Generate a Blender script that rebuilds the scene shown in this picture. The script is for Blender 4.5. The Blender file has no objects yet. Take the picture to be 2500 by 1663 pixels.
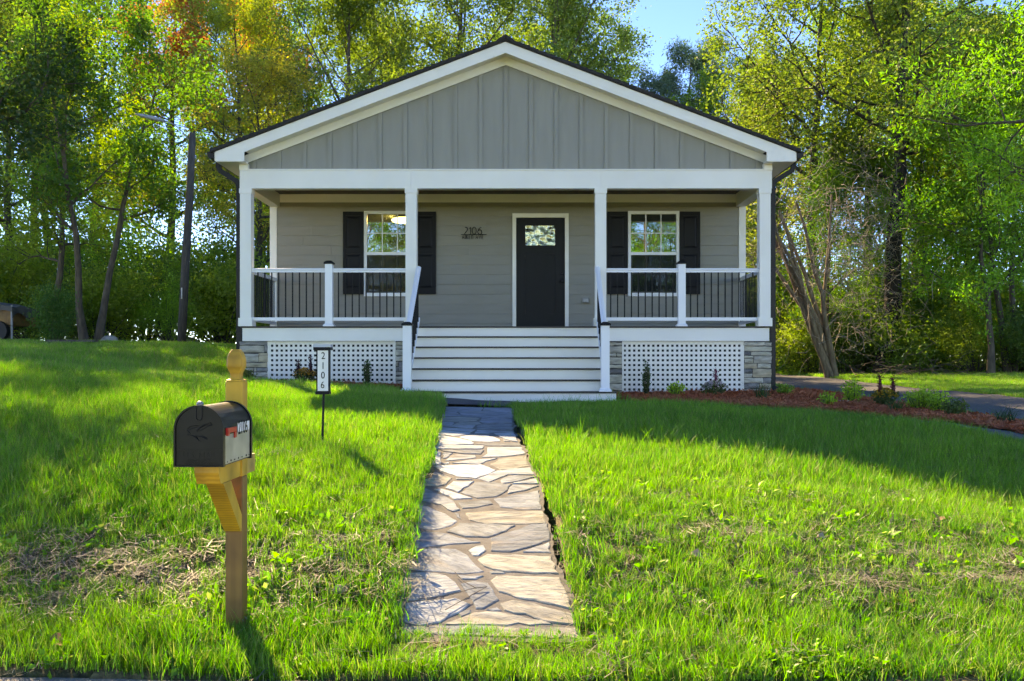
import bpy, math, random
import numpy as np
from mathutils import Vector, Matrix
from mathutils.geometry import tessellate_polygon

# Units are metres.  x runs along the house front, y away from the street, z = 0 is the photographer's eye height.
R = math.radians
scene = bpy.context.scene
COL = scene.collection

# ------------------------------------------------------------------ camera
cam_d = bpy.data.cameras.new('camera')
cam = bpy.data.objects.new('camera', cam_d); COL.objects.link(cam)
cam.location = (0, 0, 0); cam.rotation_euler = (R(90), 0, 0)
cam_d.sensor_width = 36; cam_d.lens = 33.12
cam_d.shift_x = -0.0128; cam_d.shift_y = 0.0214
cam_d.clip_start = 0.05; cam_d.clip_end = 3000
scene.camera = cam

# ------------------------------------------------------------------ light: low autumn sun behind the house, from the back left
SUN_EL, SUN_AZ = R(34), R(29)
to_sun = Vector((-math.sin(SUN_AZ) * math.cos(SUN_EL), math.cos(SUN_AZ) * math.cos(SUN_EL), math.sin(SUN_EL)))
world = bpy.data.worlds.new('World'); scene.world = world; world.use_nodes = True
wn = world.node_tree; wn.nodes.clear()
wo = wn.nodes.new('ShaderNodeOutputWorld'); wb = wn.nodes.new('ShaderNodeBackground'); ws = wn.nodes.new('ShaderNodeTexSky')
ws.sky_type = 'NISHITA'; ws.sun_disc = False; ws.sun_elevation = SUN_EL; ws.sun_rotation = -SUN_AZ
ws.air_density = 0.4; ws.dust_density = 0.0; ws.ozone_density = 2.0; ws.altitude = 1500
wb.inputs['Strength'].default_value = 0.15
wh = wn.nodes.new('ShaderNodeHueSaturation'); wh.inputs['Saturation'].default_value = 1.27; wh.inputs['Value'].default_value = 0.94; wh.inputs['Hue'].default_value = 0.512
wn.links.new(ws.outputs[0], wh.inputs['Color']); wn.links.new(wh.outputs[0], wb.inputs[0]); wn.links.new(wb.outputs[0], wo.inputs[0])
sun_d = bpy.data.lights.new('sun', 'SUN'); sun_d.energy = 2.2; sun_d.angle = R(0.53); sun_d.color = (1.0, 0.98, 0.95)
sun = bpy.data.objects.new('sun', sun_d); COL.objects.link(sun)
sun.rotation_euler = to_sun.to_track_quat('Z', 'Y').to_euler()
vs = scene.view_settings
vs.view_transform = 'Standard'; vs.look = 'None'; vs.exposure = 2.92; vs.gamma = 1.0; vs.use_curve_mapping = False
vs.use_white_balance = True; vs.white_balance_temperature = 18500; vs.white_balance_tint = 15
scene.cycles.max_bounces = 5; scene.cycles.diffuse_bounces = 3; scene.cycles.glossy_bounces = 3
scene.cycles.transmission_bounces = 2; scene.cycles.transparent_max_bounces = 8
scene.cycles.caustics_reflective = False; scene.cycles.caustics_refractive = False
scene.cycles.use_denoising = True
scene.cycles.use_adaptive_sampling = True; scene.cycles.adaptive_threshold = 0.03

# ------------------------------------------------------------------ materials
def nt(name):
    m = bpy.data.materials.new(name); m.use_nodes = True
    t = m.node_tree; t.nodes.clear()
    out = t.nodes.new('ShaderNodeOutputMaterial')
    return m, t, out

def N(t, typ, **kw):
    n = t.nodes.new('ShaderNode' + typ)
    for k, v in kw.items():
        if k.startswith('i_'):
            n.inputs[k[2:].replace('_', ' ')].default_value = v
        else:
            setattr(n, k, v)
    return n

def math_n(t, op, a, b=None, c=None):
    n = t.nodes.new('ShaderNodeMath'); n.operation = op
    for i, v in enumerate((a, b, c)):
        if v is None: continue
        if isinstance(v, (int, float)): n.inputs[i].default_value = v
        else: t.links.new(v, n.inputs[i])
    return n.outputs[0]

def mixc(t, fac, a, b, blend='MIX'):
    n = t.nodes.new('ShaderNodeMix'); n.data_type = 'RGBA'; n.blend_type = blend
    for sock, v in ((n.inputs[0], fac), (n.inputs[6], a), (n.inputs[7], b)):
        if isinstance(v, (int, float)): sock.default_value = v
        elif isinstance(v, tuple): sock.default_value = (*v[:3], 1)
        else: t.links.new(v, sock)
    return n.outputs[2]

def pmat(name, col, rough=0.5, var=0.06, scale=3.0, stretch=(1, 1, 1), bump=0.0, bscale=60.0, spec=0.5, metallic=0.0,
         objcol=False, col2=None, coat=0.0, detail=4.0, wpos=False):
    m, t, out = nt(name)
    p = N(t, 'BsdfPrincipled'); t.links.new(p.outputs[0], out.inputs[0])
    p.inputs['Roughness'].default_value = rough; p.inputs['Metallic'].default_value = metallic
    p.inputs['Specular IOR Level'].default_value = spec; p.inputs['Coat Weight'].default_value = coat
    tc = N(t, 'TexCoord'); mp = N(t, 'Mapping'); mp.inputs['Scale'].default_value = stretch
    geo = N(t, 'NewGeometry') if wpos else None
    t.links.new(geo.outputs['Position'] if wpos else tc.outputs['Object'], mp.inputs[0])
    oi = N(t, 'ObjectInfo')
    off = t.nodes.new('ShaderNodeVectorMath'); off.operation = 'ADD'
    t.links.new(mp.outputs[0], off.inputs[0])
    if not wpos:
        sc = math_n(t, 'MULTIPLY', oi.outputs['Random'], 37.0)
        t.links.new(sc, off.inputs[1])
    no = N(t, 'TexNoise'); no.inputs['Scale'].default_value = scale; no.inputs['Detail'].default_value = detail
    t.links.new(off.outputs[0], no.inputs['Vector'])
    base = oi.outputs['Color'] if objcol else col
    mr = N(t, 'MapRange'); mr.inputs[1].default_value = 0.3; mr.inputs[2].default_value = 0.7
    t.links.new(no.outputs[0], mr.inputs[0])
    if col2 is not None:
        c = mixc(t, mr.outputs[0], base, col2)
    else:
        mr.inputs[3].default_value = 1 - var; mr.inputs[4].default_value = 1 + var
        c = mixc(t, 1.0, base, mr.outputs[0], 'MULTIPLY')
    t.links.new(c, p.inputs['Base Color'])
    if bump:
        nb = N(t, 'TexNoise'); nb.inputs['Scale'].default_value = bscale; nb.inputs['Detail'].default_value = 5
        t.links.new(off.outputs[0], nb.inputs['Vector'])
        b = N(t, 'Bump'); b.inputs['Strength'].default_value = bump; b.inputs['Distance'].default_value = 0.01
        t.links.new(nb.outputs[0], b.inputs['Height']); t.links.new(b.outputs[0], p.inputs['Normal'])
    return m

M = {}
M['white'] = pmat('white_paint', (.87, .832, .755), .45, .045, 1.1, bump=.04, bscale=90)
M['vinyl'] = pmat('white_vinyl', (.82, .83, .84), .32, .015, 2, spec=.5)
M['siding'] = pmat('grey_lap_siding', (.275, .258, .215), .6, .05, 2.2, (1, 1, 6), bump=.12, bscale=50)
M['gable'] = pmat('grey_board_siding', (.295, .280, .238), .6, .05, 1.5, (5, 5, .6), bump=.10, bscale=40)
M['dark'] = pmat('black_paint', (.006, .0065, .008), .5, .1, 4, bump=.03, spec=.22)
M['door'] = pmat('charcoal_door_paint', (.008, .0095, .011), .5, .1, 4, (6, 6, 1), bump=.05, spec=.22)
M['bronze'] = pmat('bronze_metal', (.013, .0115, .0105), .45, .1, 3, spec=.3)
M['deck'] = pmat('brown_composite', (.045, .034, .028), .6, .2, 6, (1, 8, 8), bump=.15)
M['ceiling'] = pmat('stained_ceiling_wood', (.050, .025, .014), .5, .3, 5, (1, 12, 12), bump=.1)
M['shingle'] = pmat('asphalt_shingle', (.03, .028, .027), .9, .35, 30, bump=.5, bscale=160)
M['veneer'] = pmat('stone_veneer', (.3, .28, .25), .85, .35, 7, (1, 1, 3.5), bump=.8, bscale=28, objcol=True, detail=8)
M['mortar'] = pmat('dark_mortar', (.07, .065, .06), .9, .2, 20, bump=.3)
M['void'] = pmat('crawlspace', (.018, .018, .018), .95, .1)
M['interior'] = pmat('interior_wall', (.42, .43, .42), .7, .02)
M['steel'] = pmat('galvanised_steel', (.35, .36, .37), .35, .15, 8, metallic=.9)
M['poly'] = pmat('clear_grey_cover', (.30, .30, .29), .25, .1)
M['asphalt'] = pmat('asphalt', (.105, .108, .115), .9, .3, 55, bump=.35, bscale=220, wpos=True, detail=6, spec=.15)
M['road'] = pmat('road_asphalt', (.19, .185, .175), .85, .4, 70, bump=.5, bscale=150, wpos=True, detail=6)
M['concrete'] = pmat('path_mortar', (.165, .162, .155), .9, .18, 14, bump=.5, bscale=110, wpos=True, spec=.05)
M['kerb'] = pmat('pale_edging', (.42, .41, .39), .8, .15, 12, bump=.3)
M['tarp'] = pmat('grey_tarp', (.10, .095, .085), .7, .3, 4, bump=.4, bscale=9)
M['rock'] = pmat('rock', (.33, .32, .29), .9, .3, 6, bump=.8, bscale=14, objcol=True)
M['pole'] = pmat('weathered_pole', (.095, .080, .068), .85, .35, 9, (6, 6, .5), bump=.5, bscale=12)
M['lampgrey'] = pmat('lamp_grey', (.33, .35, .36), .4, .06)
M['cable'] = pmat('cable_black', (.012, .012, .012), .6, .05)
M['red'] = pmat('red_plastic', (.62, .035, .025), .35, .05)
M['boxblack'] = pmat('mailbox_black', (.006, .006, .0065), .36, .35, 9, bump=.05, bscale=120, coat=.12, spec=.25)
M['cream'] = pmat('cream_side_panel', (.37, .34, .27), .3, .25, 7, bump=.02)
M['label'] = pmat('white_label', (.75, .74, .72), .5, .03)
M['signwhite'] = pmat('sign_white', (.80, .80, .80), .4, .01)
M['solar'] = pmat('solar_cap', (.50, .53, .58), .18, .05, spec=.8)
M['dry'] = pmat('dry_leaf', (.20, .12, .06), .8, .3, 20, objcol=True)
M['net'] = pmat('black_netting', (.012, .014, .012), .6, .1)

def wood(name, light, dark, ring=11.0, rough=.55, knots=True):
    m, t, out = nt(name)
    p = N(t, 'BsdfPrincipled'); t.links.new(p.outputs[0], out.inputs[0]); p.inputs['Roughness'].default_value = rough
    tc = N(t, 'TexCoord'); mp = N(t, 'Mapping'); mp.inputs['Scale'].default_value = (1, 1, .05)
    mp.inputs['Rotation'].default_value = (.05, .04, 0)
    t.links.new(tc.outputs['Object'], mp.inputs[0])
    n1 = N(t, 'TexNoise'); n1.inputs['Scale'].default_value = 16; n1.inputs['Detail'].default_value = 3
    t.links.new(mp.outputs[0], n1.inputs['Vector'])
    w = N(t, 'TexWave'); w.wave_type = 'RINGS'; w.inputs['Scale'].default_value = ring; w.inputs['Distortion'].default_value = 2.2
    w.inputs['Detail'].default_value = 2.0; w.inputs['Detail Scale'].default_value = 1.2
    off = t.nodes.new('ShaderNodeVectorMath'); off.operation = 'ADD'; off.inputs[1].default_value = (.13, .21, 0)
    t.links.new(mp.outputs[0], off.inputs[0]); t.links.new(off.outputs[0], w.inputs['Vector'])
    f = math_n(t, 'MULTIPLY_ADD', w.outputs['Fac'], .65, math_n(t, 'MULTIPLY', n1.outputs[0], .45))
    c = mixc(t, f, dark, light)
    n2 = N(t, 'TexNoise'); n2.inputs['Scale'].default_value = 5; t.links.new(tc.outputs['Object'], n2.inputs['Vector'])
    mr = N(t, 'MapRange'); mr.inputs[1].default_value = .35; mr.inputs[2].default_value = .7; mr.inputs[3].default_value = .62; mr.inputs[4].default_value = 1.15
    t.links.new(n2.outputs[0], mr.inputs[0])
    c = mixc(t, 1.0, c, mr.outputs[0], 'MULTIPLY')
    t.links.new(c, p.inputs['Base Color'])
    b = N(t, 'Bump'); b.inputs['Strength'].default_value = .25; b.inputs['Distance'].default_value = .004
    t.links.new(f, b.inputs['Height']); t.links.new(b.outputs[0], p.inputs['Normal'])
    return m
M['cedar'] = wood('treated_pine', (.80, .41, .045), (.58, .27, .028), 22)
M['pine_pale'] = wood('pale_pine', (.66, .38, .10), (.54, .28, .065), 18)
M['stained'] = wood('stained_pine', (.38, .17, .04), (.17, .07, .018), 26)

def stone_mat():
    m, t, out = nt('flagstone')
    p = N(t, 'BsdfPrincipled'); t.links.new(p.outputs[0], out.inputs[0]); p.inputs['Roughness'].default_value = .95; p.inputs['Specular IOR Level'].default_value = .06
    oi = N(t, 'ObjectInfo'); tc = N(t, 'TexCoord')
    rot = t.nodes.new('ShaderNodeVectorRotate'); rot.rotation_type = 'Z_AXIS'
    t.links.new(tc.outputs['Object'], rot.inputs['Vector'])
    t.links.new(math_n(t, 'MULTIPLY_ADD', oi.outputs['Random'], 1.1, -.3), rot.inputs['Angle'])
    mp = N(t, 'Mapping'); mp.inputs['Scale'].default_value = (1.9, 5.0, 5.0); t.links.new(rot.outputs[0], mp.inputs[0])
    n1 = N(t, 'TexNoise'); n1.inputs['Scale'].default_value = 3.2; n1.inputs['Detail'].default_value = 9; n1.inputs['Roughness'].default_value = .62
    n1.noise_dimensions = '4D'; t.links.new(mp.outputs[0], n1.inputs['Vector']); t.links.new(math_n(t, 'MULTIPLY', oi.outputs['Random'], 50), n1.inputs['W'])
    mr = N(t, 'MapRange'); mr.inputs[1].default_value = .33; mr.inputs[2].default_value = .66; mr.inputs[3].default_value = .58; mr.inputs[4].default_value = 1.15
    t.links.new(n1.outputs[0], mr.inputs[0])
    c = mixc(t, 1.0, oi.outputs['Color'], mr.outputs[0], 'MULTIPLY')
    n2 = N(t, 'TexNoise'); n2.inputs['Scale'].default_value = 2.2; n2.inputs['Detail'].default_value = 5; n2.noise_dimensions = '4D'
    mp2 = N(t, 'Mapping'); mp2.inputs['Scale'].default_value = (1, 3.5, 1); t.links.new(rot.outputs[0], mp2.inputs[0]); t.links.new(mp2.outputs[0], n2.inputs['Vector'])
    t.links.new(math_n(t, 'MULTIPLY', oi.outputs['Random'], 91), n2.inputs['W'])
    mr2 = N(t, 'MapRange'); mr2.inputs[1].default_value = .56; mr2.inputs[2].default_value = .74; mr2.inputs[4].default_value = .28; t.links.new(n2.outputs[0], mr2.inputs[0])
    c = mixc(t, mr2.outputs[0], c, (.50, .35, .17))
    t.links.new(c, p.inputs['Base Color'])
    b = N(t, 'Bump'); b.inputs['Strength'].default_value = 1.0; b.inputs['Distance'].default_value = .02
    t.links.new(n1.outputs[0], b.inputs['Height']); t.links.new(b.outputs[0], p.inputs['Normal'])
    return m
M['flag'] = stone_mat()

def glass_mat(name, tint, refl):
    m, t, out = nt(name)
    tr = N(t, 'BsdfTransparent'); tr.inputs[0].default_value = (*tint, 1)
    g = N(t, 'BsdfGlossy'); g.inputs['Roughness'].default_value = .004; g.inputs[0].default_value = (.95, 1, .97, 1)
    fr = N(t, 'Fresnel'); fr.inputs[0].default_value = 1.52
    f = math_n(t, 'ADD', fr.outputs[0], refl)
    mx = N(t, 'MixShader'); t.links.new(f, mx.inputs[0]); t.links.new(tr.outputs[0], mx.inputs[1]); t.links.new(g.outputs[0], mx.inputs[2])
    t.links.new(mx.outputs[0], out.inputs[0])
    return m
def screen_mat():
    m, t, out = nt('insect_screen')
    tr = N(t, 'BsdfTransparent'); d = N(t, 'BsdfDiffuse'); d.inputs[0].default_value = (.03, .035, .03, 1)
    mx = N(t, 'MixShader'); mx.inputs[0].default_value = .55; t.links.new(tr.outputs[0], mx.inputs[1]); t.links.new(d.outputs[0], mx.inputs[2]); t.links.new(mx.outputs[0], out.inputs[0])
    return m
M['screen'] = screen_mat()
M['glass'] = glass_mat('window_glass', (.50, .62, .55), .26)
def lite_mat():
    m, t, out = nt('leaded_door_glass')
    g = N(t, 'BsdfGlossy'); g.inputs['Roughness'].default_value = .22; g.inputs[0].default_value = (.8, .85, .7, 1)
    d = N(t, 'BsdfDiffuse'); d.inputs[0].default_value = (.10, .12, .07, 1)
    tc = N(t, 'TexCoord'); v = N(t, 'TexVoronoi'); v.inputs['Scale'].default_value = 11; v.feature = 'SMOOTH_F1'
    t.links.new(tc.outputs['Object'], v.inputs['Vector'])
    b = N(t, 'Bump'); b.inputs['Strength'].default_value = 1.0; b.inputs['Distance'].default_value = .025
    t.links.new(v.outputs['Distance'], b.inputs['Height']); t.links.new(b.outputs[0], g.inputs['Normal'])
    mx = N(t, 'MixShader'); mx.inputs[0].default_value = .55; t.links.new(d.outputs[0], mx.inputs[1]); t.links.new(g.outputs[0], mx.inputs[2])
    t.links.new(mx.outputs[0], out.inputs[0])
    return m
M['lite'] = lite_mat()

def leaf_mat(name, trans=.46, gloss=.03, grough=.5, yellow=.12, tmul=(1.45, 1.75, 1.0)):
    """leaf blades: object colour, varied leaf by leaf, light passing through them"""
    m, t, out = nt(name)
    oi = N(t, 'ObjectInfo'); geo = N(t, 'NewGeometry')
    r = geo.outputs['Random Per Island']
    mr = N(t, 'MapRange'); mr.inputs[3].default_value = .72; mr.inputs[4].default_value = 1.18; t.links.new(r, mr.inputs[0])
    c = mixc(t, 1.0, oi.outputs['Color'], mr.outputs[0], 'MULTIPLY')
    r2 = math_n(t, 'FRACT', math_n(t, 'MULTIPLY', r, 17.31))
    f = math_n(t, 'MULTIPLY', math_n(t, 'GREATER_THAN', r2, .72), yellow)
    c = mixc(t, f, c, (.42, .30, .03))
    d = N(t, 'BsdfDiffuse'); t.links.new(c, d.inputs[0])
    tl = N(t, 'BsdfTranslucent'); t.links.new(mixc(t, 1.0, c, tmul, 'MULTIPLY'), tl.inputs[0])
    mx = N(t, 'MixShader'); mx.inputs[0].default_value = trans; t.links.new(d.outputs[0], mx.inputs[1]); t.links.new(tl.outputs[0], mx.inputs[2])
    g = N(t, 'BsdfGlossy'); g.inputs['Roughness'].default_value = grough; g.inputs[0].default_value = (.9, .95, 1, 1)
    m2 = N(t, 'MixShader'); m2.inputs[0].default_value = gloss; t.links.new(mx.outputs[0], m2.inputs[1]); t.links.new(g.outputs[0], m2.inputs[2])
    t.links.new(m2.outputs[0], out.inputs[0])
    return m
M['leaf'] = leaf_mat('leaf')
M['needle'] = leaf_mat('pine_needle', .25, .05, .4, .05)
M['petal'] = leaf_mat('petal', .35, .02, .5, 0, (1.2, 1.1, 1))

def grass_mat(name, ca, cb, trans=.5, straw=False):
    m, t, out = nt(name)
    geo = N(t, 'NewGeometry'); oi = N(t, 'ObjectInfo')
    no = N(t, 'TexNoise'); no.inputs['Scale'].default_value = .9; no.inputs['Detail'].default_value = 3; t.links.new(geo.outputs['Position'], no.inputs['Vector'])
    mr = N(t, 'MapRange'); mr.inputs[1].default_value = .35; mr.inputs[2].default_value = .68; t.links.new(no.outputs[0], mr.inputs[0])
    f = math_n(t, 'MULTIPLY_ADD', oi.outputs['Random'], .35, math_n(t, 'MULTIPLY', mr.outputs[0], .65))
    c = mixc(t, f, ca, cb)
    mr2 = N(t, 'MapRange'); mr2.inputs[3].default_value = .6; mr2.inputs[4].default_value = 1.35; t.links.new(geo.outputs['Random Per Island'], mr2.inputs[0])
    if not straw: c = mixc(t, math_n(t, 'MULTIPLY', math_n(t, 'GREATER_THAN', math_n(t, 'FRACT', math_n(t, 'MULTIPLY', geo.outputs['Random Per Island'], 13.7)), .86), .6), c, (.30, .275, .12))   # some dry blades
    c = mixc(t, 1.0, c, mr2.outputs[0], 'MULTIPLY')
    d = N(t, 'BsdfDiffuse'); t.links.new(c, d.inputs[0])
    tl = N(t, 'BsdfTranslucent'); t.links.new(mixc(t, 1.0, c, (1.3, 1.5, .9), 'MULTIPLY'), tl.inputs[0])
    mx = N(t, 'MixShader'); mx.inputs[0].default_value = trans; t.links.new(d.outputs[0], mx.inputs[1]); t.links.new(tl.outputs[0], mx.inputs[2])
    g = N(t, 'BsdfGlossy'); g.inputs['Roughness'].default_value = .45
    m2 = N(t, 'MixShader'); m2.inputs[0].default_value = .035; t.links.new(mx.outputs[0], m2.inputs[1]); t.links.new(g.outputs[0], m2.inputs[2])
    t.links.new(m2.outputs[0], out.inputs[0])
    return m
M['grass'] = grass_mat('grass_blade', (.040, .240, .018), (.155, .410, .036), .5)
M['straw'] = grass_mat('straw', (.17, .163, .130), (.30, .285, .230), .15, True)
M['mulch'] = grass_mat('mulch_chip', (.44, .080, .036), (.62, .18, .085), .0, True)

def soil_mat():
    m, t, out = nt('lawn_soil')
    p = N(t, 'BsdfPrincipled'); t.links.new(p.outputs[0], out.inputs[0]); p.inputs['Roughness'].default_value = .95
    geo = N(t, 'NewGeometry')
    n1 = N(t, 'TexNoise'); n1.inputs['Scale'].default_value = 1.1; n1.inputs['Detail'].default_value = 6; t.links.new(geo.outputs['Position'], n1.inputs['Vector'])
    n2 = N(t, 'TexNoise'); n2.inputs['Scale'].default_value = 26; n2.inputs['Detail'].default_value = 6; t.links.new(geo.outputs['Position'], n2.inputs['Vector'])
    mr = N(t, 'MapRange'); mr.inputs[1].default_value = .4; mr.inputs[2].default_value = .62; t.links.new(n1.outputs[0], mr.inputs[0])
    c = mixc(t, mr.outputs[0], (.065, .075, .022), (.105, .080, .045))
    sx = N(t, 'SeparateXYZ'); t.links.new(geo.outputs['Position'], sx.inputs[0])
    c = mixc(t, math_n(t, 'LESS_THAN', sx.outputs['Y'], -4.0), c, (.20, .27, .06))   # unseen lawn across the street, brightened to bounce warm light onto the porch
    mr2 = N(t, 'MapRange'); mr2.inputs[1].default_value = .3; mr2.inputs[2].default_value = .7; mr2.inputs[3].default_value = .45; mr2.inputs[4].default_value = 1.5; t.links.new(n2.outputs[0], mr2.inputs[0])
    c = mixc(t, 1.0, c, mr2.outputs[0], 'MULTIPLY')
    t.links.new(c, p.inputs['Base Color'])
    b = N(t, 'Bump'); b.inputs['Strength'].default_value = .8; b.inputs['Distance'].default_value = .03
    t.links.new(n2.outputs[0], b.inputs['Height']); t.links.new(b.outputs[0], p.inputs['Normal'])
    return m
M['soil'] = soil_mat()
M['mulchbase'] = pmat('mulch_base', (.30, .06, .03), .95, .5, 22, bump=1.0, bscale=45, wpos=True)
M['bark'] = pmat('bark', (.085, .066, .050), .9, .4, 5, (4, 4, .7), bump=.8, bscale=14, objcol=True)
def emit(name, col, s):
    m, t, out = nt(name); e = N(t, 'Emission'); e.inputs[0].default_value = (*col, 1); e.inputs[1].default_value = s
    t.links.new(e.outputs[0], out.inputs[0]); return m
M['lampglow'] = emit('lamp_glow', (1, .72, .38), 9)

# ------------------------------------------------------------------ mesh helpers
ORG = {}
def worigin(o):
    return ORG.get(o.name, Vector((0, 0, 0))) if o else Vector((0, 0, 0))

class MB:
    def __init__(s): s.v = []; s.f = []
    def add(s, v, f):
        o = len(s.v); s.v += [tuple(p) for p in v]; s.f += [tuple(i + o for i in q) for q in f]; return s
    def box(s, x0, x1, y0, y1, z0, z1):
        return s.add([(x0, y0, z0), (x1, y0, z0), (x1, y1, z0), (x0, y1, z0), (x0, y0, z1), (x1, y0, z1), (x1, y1, z1), (x0, y1, z1)],
                     [(0, 3, 2, 1), (4, 5, 6, 7), (0, 1, 5, 4), (1, 2, 6, 5), (2, 3, 7, 6), (3, 0, 4, 7)])
    def cbox(s, x0, x1, y0, y1, z0, z1, c):
        """box with chamfered edges"""
        vs = []
        for z, k in ((z0, c), (z0 + c, 0), (z1 - c, 0), (z1, c)):
            a, b, e, d = x0 + k, x1 - k, y0 + k, y1 - k
            vs += [(a + c, e, z), (b - c, e, z), (b, e + c, z), (b, d - c, z), (b - c, d, z), (a + c, d, z), (a, d - c, z), (a, e + c, z)]
        fs = [tuple(reversed(range(8))), tuple(range(24, 32))]
        for r in range(3):
            for i in range(8):
                j = (i + 1) % 8; fs.append((r * 8 + i, r * 8 + j, r * 8 + 8 + j, r * 8 + 8 + i))
        return s.add(vs, fs)
    def prism(s, poly, axis, a, b):
        """2-D polygon extruded along an axis: x: (y,z), y: (x,z), z: (x,y)"""
        n = len(poly)
        def P(p, t): return {'x': (t, p[0], p[1]), 'y': (p[0], t, p[1]), 'z': (p[0], p[1], t)}[axis]
        vs = [P(p, a) for p in poly] + [P(p, b) for p in poly]
        tris = tessellate_polygon([[Vector((p[0], p[1], 0)) for p in poly]])
        fs = [tuple(t) for t in tris] + [tuple(i + n for i in reversed(t)) for t in tris]
        fs += [(i, (i + 1) % n, n + (i + 1) % n, n + i) for i in range(n)]
        return s.add(vs, fs)
    def tube(s, pts, rad, k=8, caps=True):
        pts = [Vector(p) for p in pts]; n = len(pts)
        if isinstance(rad, (int, float)): rad = [rad] * n
        vs = []; prev = None
        for i, p in enumerate(pts):
            d = (pts[min(i + 1, n - 1)] - pts[max(i - 1, 0)]).normalized()
            if prev is None: prev = d.orthogonal().normalized()
            u = (prev - d * prev.dot(d)).normalized(); prev = u; w = d.cross(u)
            for j in range(k):
                a = 2 * math.pi * j / k; vs.append(p + (u * math.cos(a) + w * math.sin(a)) * rad[i])
        fs = [(i * k + j, i * k + (j + 1) % k, (i + 1) * k + (j + 1) % k, (i + 1) * k + j) for i in range(n - 1) for j in range(k)]
        if caps: fs += [tuple(reversed(range(k))), tuple(range((n - 1) * k, n * k))]
        return s.add(vs, fs)
    def rtube(s, pts, w, h):
        """rectangular tube along pts (mitred roughly), w across x, h across the other"""
        pts = [Vector(p) for p in pts]; n = len(pts); vs = []
        for i, p in enumerate(pts):
            d = (pts[min(i + 1, n - 1)] - pts[max(i - 1, 0)]).normalized()
            u = Vector((0, 1, 0)); v = d.cross(u).normalized(); u = v.cross(d).normalized()
            for a, b in ((-1, -1), (1, -1), (1, 1), (-1, 1)): vs.append(p + v * a * w / 2 + u * b * h / 2)
        fs = [(i * 4 + j, i * 4 + (j + 1) % 4, i * 4 + 4 + (j + 1) % 4, i * 4 + 4 + j) for i in range(n - 1) for j in range(4)]
        fs += [(3, 2, 1, 0), tuple(range((n - 1) * 4, n * 4))]
        return s.add(vs, fs)
    def lathe(s, prof, c=(0, 0, 0), k=16):
        vs = []
        for r, z in prof:
            for j in range(k):
                a = 2 * math.pi * j / k; vs.append((c[0] + r * math.cos(a), c[1] + r * math.sin(a), c[2] + z))
        n = len(prof)
        fs = [(i * k + j, i * k + (j + 1) % k, (i + 1) * k + (j + 1) % k, (i + 1) * k + j) for i in range(n - 1) for j in range(k)]
        fs += [tuple(reversed(range(k))), tuple(range((n - 1) * k, n * k))]
        return s.add(vs, fs)
    def build(s, name, m, parent=None, smooth=False, color=None, label=None):
        v = np.array(s.v, dtype=float)
        c = Vector(((v[:, 0].min() + v[:, 0].max()) / 2, (v[:, 1].min() + v[:, 1].max()) / 2, v[:, 2].min()))
        me = bpy.data.meshes.new(name)
        me.from_pydata([(p[0] - c.x, p[1] - c.y, p[2] - c.z) for p in s.v], [], s.f); me.update()
        if smooth: me.polygons.foreach_set('use_smooth', [True] * len(me.polygons))
        return place(name, me, m, c, parent, color, label)

def place(name, me, m, c, parent=None, color=None, label=None):
    if m is not None and not me.materials: me.materials.append(M[m] if isinstance(m, str) else m)
    o = bpy.data.objects.new(name, me); COL.objects.link(o)
    ORG[o.name] = Vector(c); o.location = Vector(c) - worigin(parent); o.parent = parent
    if color: o.color = (*color, 1)
    if label: o['label'] = label
    return o

def fresh(c): return Vector(c)

def thing(name, loc, label, cat, group=None, kind=None):
    o = bpy.data.objects.new(name, None); COL.objects.link(o); o.location = loc; o.empty_display_size = .2
    ORG[o.name] = Vector(loc); tag(o, label, cat, group, kind); return o

def tag(o, label, cat=None, group=None, kind=None):
    o['label'] = label
    if cat: o['category'] = cat
    if group: o['group'] = group
    if kind: o['kind'] = kind
    return o

def part(name, parent=None):
    """an Empty-free helper is not needed: parts that hold pieces are meshes"""
    return parent

def arrays_mesh(name, verts, faces):
    """verts (n,3) and equal-size faces (m,k) -> mesh, fast"""
    me = bpy.data.meshes.new(name); m, k = faces.shape
    me.vertices.add(len(verts)); me.vertices.foreach_set('co', np.ascontiguousarray(verts, dtype=np.float32).ravel())
    me.loops.add(m * k); me.loops.foreach_set('vertex_index', np.ascontiguousarray(faces, dtype=np.int32).ravel())
    me.polygons.add(m); me.polygons.foreach_set('loop_start', np.arange(0, m * k, k, dtype=np.int32))
    me.polygons.foreach_set('loop_total', np.full(m, k, dtype=np.int32))
    me.update(calc_edges=True); return me

def text_mesh(body, size, extrude=.001, align='CENTER'):
    cu = bpy.data.curves.new('lettering', 'FONT'); cu.body = body; cu.size = size; cu.extrude = extrude
    cu.align_x = align; cu.align_y = 'CENTER'; cu.resolution_u = 3
    o = bpy.data.objects.new('lettering', cu); COL.objects.link(o)
    dg = bpy.context.evaluated_depsgraph_get(); me = bpy.data.meshes.new_from_object(o.evaluated_get(dg))
    bpy.data.objects.remove(o); bpy.data.curves.remove(cu)
    return me

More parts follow.
